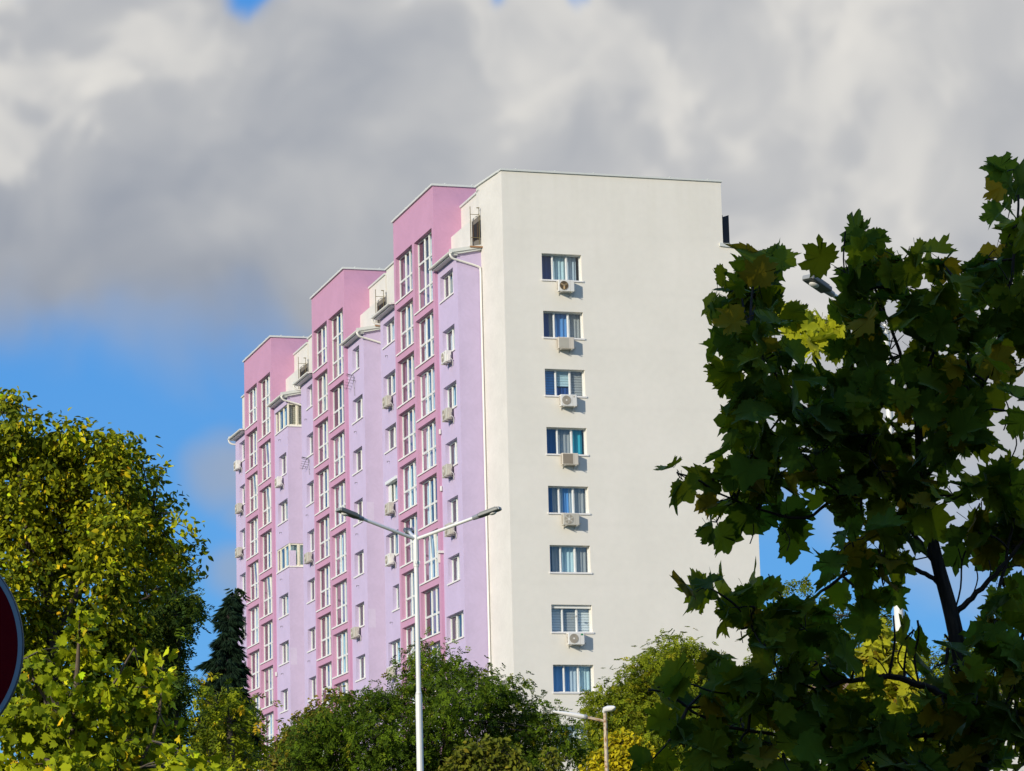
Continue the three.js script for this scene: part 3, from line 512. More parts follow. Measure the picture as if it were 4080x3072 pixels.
// ------------------------------------------------------------------ round sign at the left edge of the frame
{
  const d = 8.3, c = at(-206, 1398, d), g = thing('traffic_sign', 'round dark red sign with pale rim cut by the left edge', 'traffic sign', null, [c.x, 0, c.z]), R = 0.308;
  const disc = (r, z0, z1, y = 0) => { const q = new THREE.CylinderGeometry(r, r, z1 - z0, 96); q.rotateX(Math.PI / 2); q.translate(0, c.y, (z0 + z1) / 2); return q; };
  g.rotation.y = 0.12;
  part(g, 'sign_face', disc(R - 0.0125, 0, 0.004), new THREE.MeshPhysicalMaterial({ color: new THREE.Color().setRGB(0.17, 0.003, 0.008), roughness: 0.9, specularIntensity: 0.2 }));
  const rim = new THREE.RingGeometry(R - 0.0125, R - 0.001, 128, 1); rim.translate(0, c.y, 0.0045); const edge = new THREE.TorusGeometry(R, 0.004, 8, 128); edge.translate(0, c.y, 0);
  part(g, 'rim', merged([rim]), std(0.34, 0.44, 0.50, { roughness: 0.5 })); part(g, 'edge', edge, M.darkMetal);
  part(g, 'back_plate', disc(R - 0.001, -0.004, -0.0005), M.metalGrey);
  part(g, 'bar', new RoundedBoxGeometry(0.42, 0.10, 0.004, 2, 0.0015).translate(0, c.y, 0.006), std(0.6, 0.6, 0.6));
  part(g, 'post', tube([V(0, 0, -0.045), V(0, c.y + 0.33, -0.045)], 0.03, 12), M.metalGrey);
  part(g, 'clamp', merged([box(-0.06, 0.06, c.y + 0.12, c.y + 0.15, -0.045, -0.005), box(-0.06, 0.06, c.y - 0.15, c.y - 0.12, -0.045, -0.005)]), M.metalGrey);
}

// ------------------------------------------------------------------ trees
function fan(pts, center, zf) {
  const pos = [], idx = [], all = [center, ...pts];
  for (const [x, y] of all) pos.push(x, y, zf(x, y));
  for (let i = 1; i <= pts.length; i++) idx.push(0, i, i === pts.length ? 1 : i + 1);
  const g = new THREE.BufferGeometry(); g.setAttribute('position', new THREE.Float32BufferAttribute(pos, 3)); g.setIndex(idx); g.computeVertexNormals(); g.deleteAttribute('uv'); return g;
}
// a plane leaf, 1 long from the foot of the blade to its tip, +y the tip, +z its upper side
function planeLeaf(seed, simple) {
  const r = rng(seed), half = simple ? [[0.12, -0.06], [0.40, -0.04], [0.46, 0.14], [0.60, 0.32], [0.40, 0.42], [0.50, 0.68], [0.24, 0.62], [0.12, 0.86]]
    : [[0.10, -0.10], [0.20, -0.06], [0.34, -0.14], [0.36, -0.03], [0.50, -0.03], [0.49, 0.09], [0.60, 0.13], [0.56, 0.20], [0.68, 0.29], [0.53, 0.32], [0.46, 0.40], [0.53, 0.45], [0.50, 0.54], [0.58, 0.60], [0.55, 0.66], [0.60, 0.77], [0.45, 0.73], [0.34, 0.70], [0.27, 0.63], [0.29, 0.74], [0.21, 0.78], [0.20, 0.86], [0.11, 0.92]];
  const jit = () => 1 + (r() - 0.5) * 0.22, R = half.map(([x, y]) => [x * jit(), y * jit() + 0.0]), Lh = half.map(([x, y]) => [-x * jit(), y * jit()]).reverse();
  const pts = [[0, 0], ...R, [0, 1.02 * jit()], ...Lh], fold = 0.05 + r() * 0.55, curl = (r() - 0.3) * 0.9, twist = (r() - 0.5) * 0.9, wave = r() * 6;
  const zf = (x, y) => Math.abs(x) * fold - curl * (y - 0.3) * (y - 0.3) + twist * x * (y - 0.3) + 0.04 * Math.sin(x * 9 + wave) - 0.22 * Math.max(0, Math.abs(x) - 0.3);
  const blade = fan(pts, [0, 0.36], zf), stalk = tube([V(0, 0.02, 0), V(0.02, -0.22, 0.03), V(0.0, -0.42, 0.10)], 0.011, 3, false); stalk.deleteAttribute('uv');
  return mergeGeometries([blade.toNonIndexed(), stalk.toNonIndexed()]);
}
function ovateLeaf(seed, wide = 0.30) { const r = rng(seed), f = 0.25 + r() * 0.3, c = (r() - 0.3) * 0.7; return fan([[0, 0], [wide * 0.85, 0.22], [wide, 0.48], [wide * 0.6, 0.78], [0, 1.05], [-wide * 0.6, 0.78], [-wide, 0.48], [-wide * 0.85, 0.22]], [0, 0.45], (x, y) => Math.abs(x) * f - c * (y - 0.4) ** 2).toNonIndexed(); }
// a compound leaf of narrow leaflets on a thin stalk, 1 long
function compoundLeaf(seed, pairs = 4, width = 0.085, droop = 0.35, len = 0.42) {
  const r = rng(seed), list = [];
  const leaflet = (x, y, a, l) => { const g = fan([[0, 0], [width * 0.9, l * 0.3], [width, l * 0.55], [0, l], [-width, l * 0.55], [-width * 0.9, l * 0.3]], [0, l * 0.45], (px) => Math.abs(px) * 0.5).toNonIndexed(); g.rotateY((r() - 0.5) * 1.4); g.rotateZ(a); g.rotateX((r() - 0.5) * 0.6); g.translate(x, y, -droop * y * y + (r() - 0.5) * 0.06); return g; };
  for (let i = 0; i < pairs; i++) { const y = 0.18 + 0.62 * i / (pairs - 0.5); for (const s of [-1, 1]) list.push(leaflet(0, y, s * -(0.8 + r() * 0.5), len * (0.8 + r() * 0.4))); }
  list.push(leaflet(0, 0.78, (r() - 0.5) * 0.3, len));
  return mergeGeometries(list);
}
const leafMat = (tr = 0.35, rough = 0.75) => new THREE.MeshPhysicalMaterial({ color: 0xffffff, roughness: rough, transmission: tr, thickness: 0, side: THREE.DoubleSide, ior: 1.4, specularIntensity: 0.25 });
const barkMap = noiseTexture(128, (u, v) => 0.75 + 0.5 * torus(u, v, 2.5, 4, 14));
const bark = (r, g, b) => std(r, g, b, { map: barkMap, roughness: 0.95 });
const inFrame = (p) => { const q = p.clone().project(camera); return Math.abs(q.x) < 1.02 && Math.abs(q.y) < 1.02 && q.z < 1; };
camera.updateMatrixWorld(true); camera.updateProjectionMatrix();

/* o: name, label, category, group, d (distance), foot [px] where the trunk stands, lobes [px, py, radius px, extra distance], trunk [[px, py, extra]], radii, branches [[...points], r0, r1], geos, size [min, max],
   per (leaves for each square of leaf size), clump (leaves to a clump), spread (of a clump, in leaf lengths), palette(r, t), mat, single (leaves that are parts), up, face, seed */
function makeTree(o) {
  const r = rng(o.seed), nrm = () => (r() + r() + r() - 1.5) * 1.15, d = o.d, ppm = FD / d;
  const base = at(o.foot, 1500, d); base.y = 0;
  const g = thing(o.name, o.label, o.category ?? 'tree', o.group, [base.x, 0, base.z]);
  const rel = (px, py, dd = 0) => at(px, py, d + dd).sub(base);
  const trunkPts = [V(0, 0, 0), ...(o.trunk ?? []).map(([x, y, e]) => rel(x, y, e ?? 0))];
  if (trunkPts.length > 1) { const pts = smooth(trunkPts, 4), r0 = o.radii[0], r1 = o.radii[1]; part(g, 'trunk', tube(pts, pts.map((_, i) => mix(r0, r1, i / (pts.length - 1))), 10), o.bark); }
  for (const [pts, r0, r1] of o.branches ?? []) { const q = smooth(pts.map(([x, y, e]) => rel(x, y, e ?? 0)), 5).map((p, i, a) => (i && i < a.length - 1 ? p.add(V(nrm(), nrm(), nrm()).multiplyScalar(r0 * 0.35)) : p)); part(g, 'branch', tube(q, q.map((_, i) => mix(r0, r1, i / (q.length - 1))), 7), o.bark); }
  const leaves = [], twigs = [];
  const nodes = [...trunkPts.slice(1), ...(o.branches ?? []).flatMap(([pts]) => smooth(pts.map(([x, y, e]) => rel(x, y, e ?? 0)), 2))];
  const axis = trunkPts[trunkPts.length - 1] ?? V(0, 4, 0);
  const smean = (o.size[0] + o.size[1]) / 2;
  for (const [px, py, rp, ex = 0, tone = 0, dens = 1] of o.lobes) {
    const rad = rp / ppm, depth = rad * (o.deep ?? 1), c = rel(px, py, ex + (o.jitter ?? 0) * nrm());
    if (nodes.length && o.twig) {
      let best = nodes[0]; for (const q of nodes) if (q.distanceTo(c) < best.distanceTo(c)) best = q;
      const mid = best.clone().lerp(c, 0.5).add(V(nrm(), nrm() + 0.3, nrm()).multiplyScalar(rad * 0.25)); twigs.push(tube(smooth([best, mid, c], 3), [...Array(7)].map((_, i) => mix(o.twig * 1.6, o.twig * 0.8, i / 6)), 5, false));
    }
    const area = Math.PI * rad * rad, n = Math.max(1, Math.round(area / (smean * smean) * o.per * dens / o.clump));
    for (let i = 0; i < n; i++) {
      let v; do { v = V(r() * 2 - 1, r() * 2 - 1, r() * 2 - 1); } while (v.lengthSq() > 1 || v.lengthSq() < (o.hollow ?? 0.1) * r());
      const cp = c.clone().add(V(v.x * rad, v.y * rad, v.z * depth)), ct = r();
      if (o.twig && r() < 0.7) twigs.push(tube([c.clone().lerp(cp, 0.15), c.clone().lerp(cp, 0.6).add(V(nrm(), nrm(), nrm()).multiplyScalar(rad * 0.1)), cp], [o.twig * 0.7, o.twig * 0.55, o.twig * 0.4], 4, false));
      const out0 = v.clone().normalize(), spread = smean * o.spread;
      for (let k = 0; k < o.clump; k++) {
        const off = V(nrm(), nrm() * 0.8, nrm()), p = cp.clone().addScaledVector(off, spread), out = out0.clone().add(off).normalize();
        const n3 = V(nrm(), nrm(), nrm()).normalize().multiplyScalar(o.wild ?? 0.9).addScaledVector(out, 0.45).add(V(0, o.up ?? 0.5, 0)).addScaledVector(V(0, 0, 1), o.face ?? 0.1).normalize();
        let tip = V(nrm() * 0.8 + out.x * 0.5, nrm() * 0.6 - (o.droop ?? 0.5), nrm() * 0.8); tip.addScaledVector(n3, -tip.dot(n3)); if (tip.lengthSq() < 1e-4) tip = V(1, 0, 0); tip.normalize();
        const s = mix(o.size[0], o.size[1], Math.pow(r(), 1.3));
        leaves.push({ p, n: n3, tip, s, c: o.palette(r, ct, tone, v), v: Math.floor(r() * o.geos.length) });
      }
    }
  }
  if (o.stems) for (const [pts, r0] of o.stems) twigs.push(tube(smooth(pts.map(([x, y, e]) => rel(x, y, e ?? 0)), 3), r0, 5, false));
  if (twigs.length) part(g, 'twigs', merged(twigs), o.bark, { kind: 'stuff' });
  const m = new THREE.Matrix4(), place = (l) => m.makeBasis(l.tip.clone().cross(l.n).multiplyScalar(l.s), l.tip.clone().multiplyScalar(l.s), l.n.clone().multiplyScalar(l.s)).setPosition(l.p);
  let rest = leaves;
  if (o.single) {
    const seen = leaves.map((l) => ({ l, k: inFrame(l.p.clone().add(base)) ? l.s / l.p.clone().add(base).distanceTo(camera.position) * (1 + 0.1 * (l.p.z)) : 0 })).sort((a, b) => b.k - a.k);
    const pick = new Set(seen.slice(0, o.single).filter((q) => q.k > 0).map((q) => q.l)); rest = leaves.filter((l) => !pick.has(l));
    const tones = new Map();
    for (const l of pick) {
      const key = l.c.map((q, i) => Math.round(q * (i === 2 ? 60 : 40))).join();
      let mat = tones.get(key); if (!mat) { mat = o.mat.clone(); mat.color.setRGB(...l.c); tones.set(key, mat); }
      const q = part(g, 'leaf', o.geos[l.v], mat); place(l); m.decompose(q.position, q.quaternion, q.scale);
    }
  }
  const col = new THREE.Color();
  o.geos.forEach((geo, v) => {
    const ls = rest.filter((l) => l.v === v); if (!ls.length) return;
    const im = new THREE.InstancedMesh(geo, o.mat, ls.length); im.name = 'leaves'; im.castShadow = im.receiveShadow = true; im.userData.kind = 'stuff';
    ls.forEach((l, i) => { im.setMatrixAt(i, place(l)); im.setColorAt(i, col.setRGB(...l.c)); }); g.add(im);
  });
  return g;
}
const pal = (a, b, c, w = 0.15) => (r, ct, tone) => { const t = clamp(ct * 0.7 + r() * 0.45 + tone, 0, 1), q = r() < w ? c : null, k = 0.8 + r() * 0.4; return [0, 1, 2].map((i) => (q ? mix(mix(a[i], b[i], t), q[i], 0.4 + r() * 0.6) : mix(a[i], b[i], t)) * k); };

const planeGeos = [1, 2, 3, 4, 5, 6, 7, 8, 9].map((s) => planeLeaf(s * 31)), planeSmall = [7, 8, 9, 10].map((s) => planeLeaf(s * 17, true)), ovates = [1, 2, 3].map((s) => ovateLeaf(s)), ashes = [1, 2, 3].map((s) => compoundLeaf(s)), fine = [4, 5, 6].map((s) => compoundLeaf(s, 5, 0.07, 0.5, 0.34));

// near plane tree, in the shade
makeTree({
  name: 'plane_tree', label: 'dark shaded plane tree with big lobed leaves nearest on the right', group: undefined, d: 13, foot: 2150, seed: 11, bark: bark(0.07, 0.058, 0.045),
  trunk: [[2112, 1640], [2096, 1534], [2056, 1330], [2023, 1207], [1992, 1060], [1986, 960], [1978, 850]], radii: [0.046, 0.013],
  branches: [[[[2094, 1520], [2040, 1500], [1985, 1478], [1920, 1462], [1840, 1470], [1760, 1490]], 0.020, 0.008], [[[2056, 1335], [2100, 1290], [2150, 1240], [2200, 1180]], 0.014, 0.008], [[[2080, 1400], [2130, 1340], [2165, 1250], [2190, 1120]], 0.011, 0.006],
    [[[2034, 1262], [1990, 1235], [1930, 1212], [1880, 1215], [1820, 1245], [1740, 1300], [1620, 1340]], 0.011, 0.005], [[[2026, 1225], [1970, 1150], [1900, 1080], [1820, 1070], [1740, 1120], [1640, 1100], [1540, 1060]], 0.011, 0.004], [[[1994, 1075], [1930, 1020], [1860, 960], [1760, 900], [1680, 820], [1620, 700]], 0.012, 0.005],
    [[[1990, 1040], [2040, 980], [2100, 880], [2150, 760], [2190, 560], [2200, 420]], 0.013, 0.005], [[[1988, 950], [1960, 820], [1930, 720], [1890, 620], [1870, 520]], 0.010, 0.004], [[[1984, 900], [2010, 780], [2050, 680], [2060, 600]], 0.009, 0.004],
    [[[2108, 1600], [2150, 1560], [2190, 1480], [2215, 1330]], 0.012, 0.006], [[[2104, 1580], [2000, 1590], [1880, 1600], [1700, 1590], [1540, 1560], [1440, 1500], [1400, 1490]], 0.012, 0.004], [[[2062, 1360], [2045, 1430], [2065, 1470], [2090, 1500]], 0.008, 0.008], [[[1990, 1050, 1], [1900, 900, 4], [1800, 740, 7.4]], 0.010, 0.004]],
  stems: [[[[2060, 1330], [2075, 1270], [2078, 1215], [2086, 1190]], 0.004], [[[2078, 1215], [2070, 1185]], 0.0028], [[[2100, 1290], [2112, 1250], [2108, 1225]], 0.003], [[[2130, 1270], [2140, 1235], [2136, 1210]], 0.003], [[[2150, 1240], [2180, 1225], [2205, 1222]], 0.003], [[[2010, 1180], [1985, 1150], [1975, 1110], [1978, 1080]], 0.004], [[[1998, 1150], [1960, 1160], [1930, 1150], [1900, 1160]], 0.004], [[[2020, 1200], [1960, 1210], [1925, 1195], [1910, 1165]], 0.003],
    [[[1930, 1212], [1935, 1190], [1950, 1175]], 0.003], [[[1985, 1478], [1975, 1420], [1985, 1370], [1982, 1340]], 0.005], [[[1985, 1478], [1940, 1430], [1950, 1390], [1975, 1360]], 0.004], [[[1920, 1462], [1900, 1430], [1885, 1420]], 0.003], [[[1840, 1470], [1800, 1450], [1790, 1420]], 0.003], [[[2090, 1500], [2065, 1450], [2060, 1400], [2040, 1370]], 0.005], [[[1600, 1500], [1540, 1495], [1480, 1475], [1420, 1485]], 0.004], [[[1800, 1640], [1720, 1610], [1640, 1620]], 0.004], [[[2190, 820], [2170, 850], [2180, 890], [2168, 930]], 0.003], [[[2180, 1000], [2196, 960], [2190, 930]], 0.003], [[[1690, 760], [1702, 800], [1690, 860]], 0.003], [[[1830, 640], [1822, 560], [1826, 500]], 0.0035], [[[1690, 1140], [1706, 1165], [1700, 1190]], 0.0025], [[[1625, 1120], [1628, 1150], [1620, 1175]], 0.0025], [[[1660, 1240], [1668, 1260], [1690, 1280]], 0.0025]],
  lobes: [[1645, 560, 42], [1600, 620, 58], [1570, 700, 46], [1650, 660, 60], [1590, 745, 50], [1580, 800, 42], [1650, 780, 62], [1690, 835, 46], [1640, 860, 52], [1610, 915, 36], [1650, 950, 44], [1640, 720, 55],
    [1835, 595, 46], [1835, 650, 40], [1880, 530, 44], [1880, 590, 50], [1950, 565, 55], [1960, 620, 55], [2030, 560, 36], [2020, 640, 50], [1900, 660, 50], [1860, 700, 42], [1850, 790, 62], [1920, 760, 62], [1980, 720, 62], [2050, 720, 50], [2090, 780, 55], [1800, 830, 44],
    [2195, 365, 34], [2185, 440, 46], [2175, 520, 46], [2130, 560, 40], [2100, 620, 44], [2180, 610, 50], [2190, 690, 52], [2140, 690, 46], [2130, 760, 40], [2195, 780, 40],
    [1740, 900, 62], [1810, 870, 62], [1800, 950, 66], [1730, 980, 58], [1880, 860, 62], [1880, 940, 66], [1950, 860, 58], [1950, 940, 60], [2020, 870, 58], [2060, 920, 50], [2040, 820, 50], [2100, 850, 44], [1660, 1010, 48], [1600, 1000, 40], [1540, 1020, 34], [1462, 1022, 30], [1520, 1060, 34], [1580, 1075, 40], [1548, 1128, 28], [1650, 1070, 42], [1700, 1110, 32],
    [1840, 1030, 60], [1900, 1020, 56], [1770, 1040, 50], [1860, 1110, 46], [1840, 1170, 44], [1830, 1240, 36], [1960, 1030, 50], [2040, 1000, 44], [2090, 960, 40], [2060, 1070, 40], [2120, 1080, 56], [2180, 1050, 50], [2170, 1130, 55], [2110, 1150, 36], [2190, 1200, 46], [2170, 1270, 36], [1930, 1130, 34, 0, 0, 0.6], [1960, 1190, 26, 0, 0, 0.5],
    [1530, 1268, 34], [1570, 1300, 44], [1620, 1310, 46], [1600, 1360, 40], [1680, 1330, 42], [1690, 1290, 30], [1650, 1400, 34], [1740, 1360, 40], [1780, 1330, 30],
    [1480, 1470, 34], [1440, 1500, 24], [1540, 1450, 46], [1520, 1530, 46], [1600, 1480, 56], [1600, 1560, 60], [1680, 1450, 56], [1690, 1530, 62], [1770, 1430, 50], [1770, 1510, 62], [1450, 1590, 40], [1410, 1640, 34], [1520, 1610, 55], [1590, 1640, 60], [1690, 1620, 70], [1790, 1590, 66], [1800, 1650, 60], [1860, 1440, 34, 0, 0, 0.6], [1850, 1540, 48], [1870, 1640, 60], [1960, 1650, 44], [2030, 1600, 40], [2060, 1655, 50],
    [2130, 1560, 60], [2190, 1500, 60], [2190, 1590, 66], [2130, 1640, 66], [2200, 1410, 46], [2150, 1440, 44], [2120, 1480, 34], [2205, 1320, 40], [1960, 1390, 30, 0, 0, 0.6], [1990, 1540, 34, 0, 0, 0.7], [1930, 1330, 24, 0, 0, 0.5], [1925, 1080, 38], [1905, 1165, 38], [1900, 1250, 32], [1862, 1292, 24], [2060, 1560, 44], [2090, 1640, 50], [2020, 1440, 30], [1912, 1205, 42], [1908, 1266, 30], [2130, 1400, 36], [2075, 1500, 40], [2040, 1520, 36], [2100, 1540, 40], [2180, 1300, 40], [2000, 1100, 34], [1940, 1590, 44], [1990, 1640, 44], [2150, 1340, 30], [2080, 1440, 30, -0.3], [2110, 1500, 34, -0.4], [2250, 500, 60], [2260, 700, 70], [2260, 900, 70], [2260, 1150, 70], [2260, 1400, 70], [2260, 1600, 70],
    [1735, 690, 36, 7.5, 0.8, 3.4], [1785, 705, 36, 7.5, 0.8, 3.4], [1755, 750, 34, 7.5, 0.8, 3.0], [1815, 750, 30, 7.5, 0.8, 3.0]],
  geos: planeGeos, size: [0.09, 0.155], per: 4.4, clump: 1, spread: 0.2, deep: 1.5, jitter: 0.22, up: 0.35, face: 0.35, droop: 0.25, twig: 0.0042, single: 300, mat: leafMat(0.5, 0.85),
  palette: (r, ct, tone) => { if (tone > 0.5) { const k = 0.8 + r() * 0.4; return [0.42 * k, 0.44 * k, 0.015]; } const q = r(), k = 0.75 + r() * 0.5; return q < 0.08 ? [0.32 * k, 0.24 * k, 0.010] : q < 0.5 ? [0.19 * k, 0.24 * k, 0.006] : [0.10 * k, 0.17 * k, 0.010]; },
});
// sunlit plane tree seen through the gaps under it
makeTree({
  name: 'plane_tree', label: 'sunlit yellow-green plane tree seen through gaps in the dark one', d: 30, foot: 1930, seed: 21, bark: bark(0.16, 0.13, 0.10), trunk: [[1925, 1600], [1915, 1450], [1900, 1380]], radii: [0.06, 0.02],
  lobes: [[1895, 1370, 26], [1915, 1410, 40], [1880, 1420, 36], [1950, 1430, 30], [1900, 1470, 46], [1950, 1500, 40], [1870, 1500, 36], [1920, 1550, 52], [1880, 1600, 50], [1960, 1600, 50], [1930, 1650, 60], [1860, 1660, 60], [1990, 1650, 46], [1925, 1720, 90]],
  geos: planeSmall, size: [0.10, 0.16], per: 9, clump: 1, spread: 0.3, deep: 1.2, up: 0.4, face: 0.2, droop: 0.3, twig: 0.006, single: 300, mat: leafMat(0.35), palette: pal([0.30, 0.33, 0.015], [0.52, 0.50, 0.02], [0.40, 0.26, 0.02], 0.1),
});
// ash trees in front of the gable
makeTree({
  name: 'ash_tree', label: 'sunlit feathery green ash tree before the lower gable wall', d: 98, foot: 1460, seed: 31, jitter: 1.3, bark: bark(0.10, 0.08, 0.06), trunk: [[1465, 1640], [1468, 1480]], radii: [0.2, 0.08],
  lobes: [[1460, 1400, 26], [1420, 1430, 32], [1500, 1415, 30], [1385, 1450, 26], [1460, 1450, 44], [1545, 1455, 26], [1340, 1480, 26], [1390, 1500, 44], [1450, 1520, 56], [1520, 1500, 46], [1580, 1470, 34], [1300, 1520, 26], [1340, 1540, 46], [1280, 1545, 20], [1400, 1580, 56], [1320, 1590, 50], [1480, 1590, 60], [1560, 1570, 50], [1290, 1620, 40], [1360, 1640, 56], [1440, 1660, 60], [1530, 1640, 60], [1620, 1560, 50], [1470, 1430, 40], [1430, 1470, 50], [1500, 1460, 50], [1360, 1560, 50], [1420, 1540, 60], [1500, 1550, 60], [1640, 1640, 50], [1430, 1720, 90], [1330, 1700, 60]],
  geos: ashes, size: [0.19, 0.31], per: 21, clump: 14, spread: 1.5, deep: 1.8, hollow: 0.5, up: 0.7, twig: 0.012, mat: leafMat(0.35), palette: pal([0.09, 0.14, 0.006], [0.27, 0.31, 0.010], [0.36, 0.33, 0.012], 0.14),
});
makeTree({
  name: 'ash_tree', label: 'taller loose green ash tree behind the dark plane tree, right of the gable', d: 112, foot: 1790, seed: 32, jitter: 1.2, bark: bark(0.10, 0.08, 0.06), trunk: [[1795, 1600], [1790, 1420], [1770, 1330]], radii: [0.2, 0.05],
  lobes: [[1700, 1275, 24, 0, 0, 0.7], [1725, 1268, 22, 0, 0, 0.7], [1680, 1290, 20, 0, 0, 0.6], [1760, 1290, 30, 0, 0, 0.7], [1830, 1330, 36, 0, 0, 0.8], [1880, 1320, 34, 0, 0, 0.8], [1900, 1350, 30], [1800, 1380, 40, 0, 0, 0.7], [1860, 1390, 40, 0, 0, 0.8], [1740, 1340, 34, 0, 0, 0.5], [1640, 1420, 30, 0, 0, 0.8], [1700, 1430, 34, 0, 0, 0.6], [1840, 1440, 44, 0, 0, 0.6], [1900, 1440, 40], [1620, 1480, 36], [1700, 1500, 46], [1980, 1420, 34], [2030, 1440, 34], [2070, 1420, 40], [2080, 1470, 46], [1990, 1480, 40], [2120, 1440, 50], [1760, 1560, 70], [1660, 1580, 70], [2000, 1560, 60]],
  geos: ashes, size: [0.26, 0.42], per: 9.5, clump: 4, spread: 0.7, deep: 1.2, hollow: 0.4, up: 0.7, twig: 0.014, mat: leafMat(0.35), palette: pal([0.08, 0.12, 0.006], [0.20, 0.24, 0.010], [0.26, 0.24, 0.012], 0.1),
});
makeTree({
  name: 'ash_tree', label: 'dense dark green ash tree behind the lone lamp post', d: 78, foot: 960, seed: 41, jitter: 1.2, bark: bark(0.09, 0.07, 0.055), trunk: [[965, 1660], [970, 1560]], radii: [0.22, 0.1],
  lobes: [[925, 1412, 22], [955, 1425, 30], [1030, 1440, 18, 0, 0, 0.6], [905, 1440, 26], [950, 1460, 44], [1010, 1460, 36], [1050, 1465, 26], [890, 1480, 34], [1000, 1510, 60], [930, 1530, 60], [1070, 1510, 44], [1110, 1500, 32], [1100, 1540, 52], [850, 1500, 30], [820, 1505, 24], [790, 1510, 24], [850, 1540, 46], [780, 1550, 44], [1150, 1545, 34], [1180, 1575, 36], [1140, 1590, 50], [1210, 1590, 26], [720, 1555, 40], [730, 1600, 54], [800, 1610, 60], [880, 1600, 60], [960, 1600, 60], [1040, 1590, 60], [1190, 1630, 42], [1110, 1650, 60], [680, 1600, 44], [660, 1650, 50], [740, 1660, 60], [840, 1670, 70], [940, 1670, 70], [1030, 1670, 60], [1220, 1640, 30], [900, 1740, 120], [1080, 1730, 100], [720, 1720, 90]],
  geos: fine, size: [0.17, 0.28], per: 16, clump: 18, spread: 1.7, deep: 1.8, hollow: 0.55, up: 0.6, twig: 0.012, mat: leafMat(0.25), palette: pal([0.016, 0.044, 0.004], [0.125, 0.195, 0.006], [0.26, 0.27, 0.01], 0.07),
});
makeTree({
  name: 'birch_tree', label: 'small tree with sparse yellowing leaves at the foot of the towers', d: 90, foot: 640, seed: 42, bark: bark(0.12, 0.10, 0.08), trunk: [[640, 1660], [660, 1560]], radii: [0.1, 0.03],
  lobes: [[720, 1500, 18, 0, 0, 0.5], [690, 1530, 26, 0, 0, 0.7], [745, 1515, 22], [660, 1560, 28, 0, 0, 0.8], [630, 1580, 26, 0, 0, 0.7], [700, 1570, 40], [650, 1610, 44], [610, 1620, 28], [590, 1650, 26], [640, 1660, 50], [620, 1710, 70]],
  geos: ovates, size: [0.09, 0.15], per: 13, clump: 5, spread: 0.9, deep: 1.1, hollow: 0.3, up: 0.5, twig: 0.012, mat: leafMat(0.35), palette: pal([0.10, 0.12, 0.012], [0.28, 0.25, 0.025], [0.36, 0.26, 0.04], 0.2),
});
makeTree({
  name: 'shrub', label: 'olive green bush low in front of the dense dark tree', d: 66, foot: 1060, seed: 43, bark: bark(0.12, 0.10, 0.08), lobes: [[1000, 1635, 26], [1040, 1620, 28], [1080, 1625, 30], [1110, 1645, 26], [1050, 1660, 44], [990, 1670, 36], [1120, 1680, 40], [1060, 1720, 70], [1185, 1625, 14], [1192, 1650, 16]],
  category: 'bush', geos: ovates, size: [0.09, 0.15], per: 13, clump: 5, spread: 0.8, hollow: 0.4, up: 0.4, droop: 0.2, twig: 0.012, mat: leafMat(0.35), palette: pal([0.09, 0.115, 0.010], [0.20, 0.21, 0.015], [0.28, 0.25, 0.02], 0.1),
});
makeTree({
  name: 'yellow_tree', label: 'small bright yellow autumn tree right of the rusty lamp post', d: 74, foot: 1340, seed: 44, bark: bark(0.12, 0.10, 0.08), trunk: [[1340, 1640], [1342, 1600]], radii: [0.06, 0.02],
  lobes: [[1345, 1590, 16], [1320, 1605, 18], [1370, 1605, 18], [1345, 1615, 30], [1385, 1625, 20], [1300, 1635, 20], [1330, 1640, 36], [1375, 1645, 32], [1415, 1630, 16], [1280, 1655, 18], [1320, 1665, 34], [1385, 1670, 30], [1340, 1710, 60], [1300, 1680, 30]],
  geos: ovates, size: [0.09, 0.15], per: 13, clump: 4, spread: 0.8, hollow: 0.4, up: 0.4, droop: 0.5, twig: 0.010, mat: leafMat(0.35), palette: pal([0.38, 0.34, 0.010], [0.72, 0.58, 0.012], [0.26, 0.28, 0.015], 0.18),
});
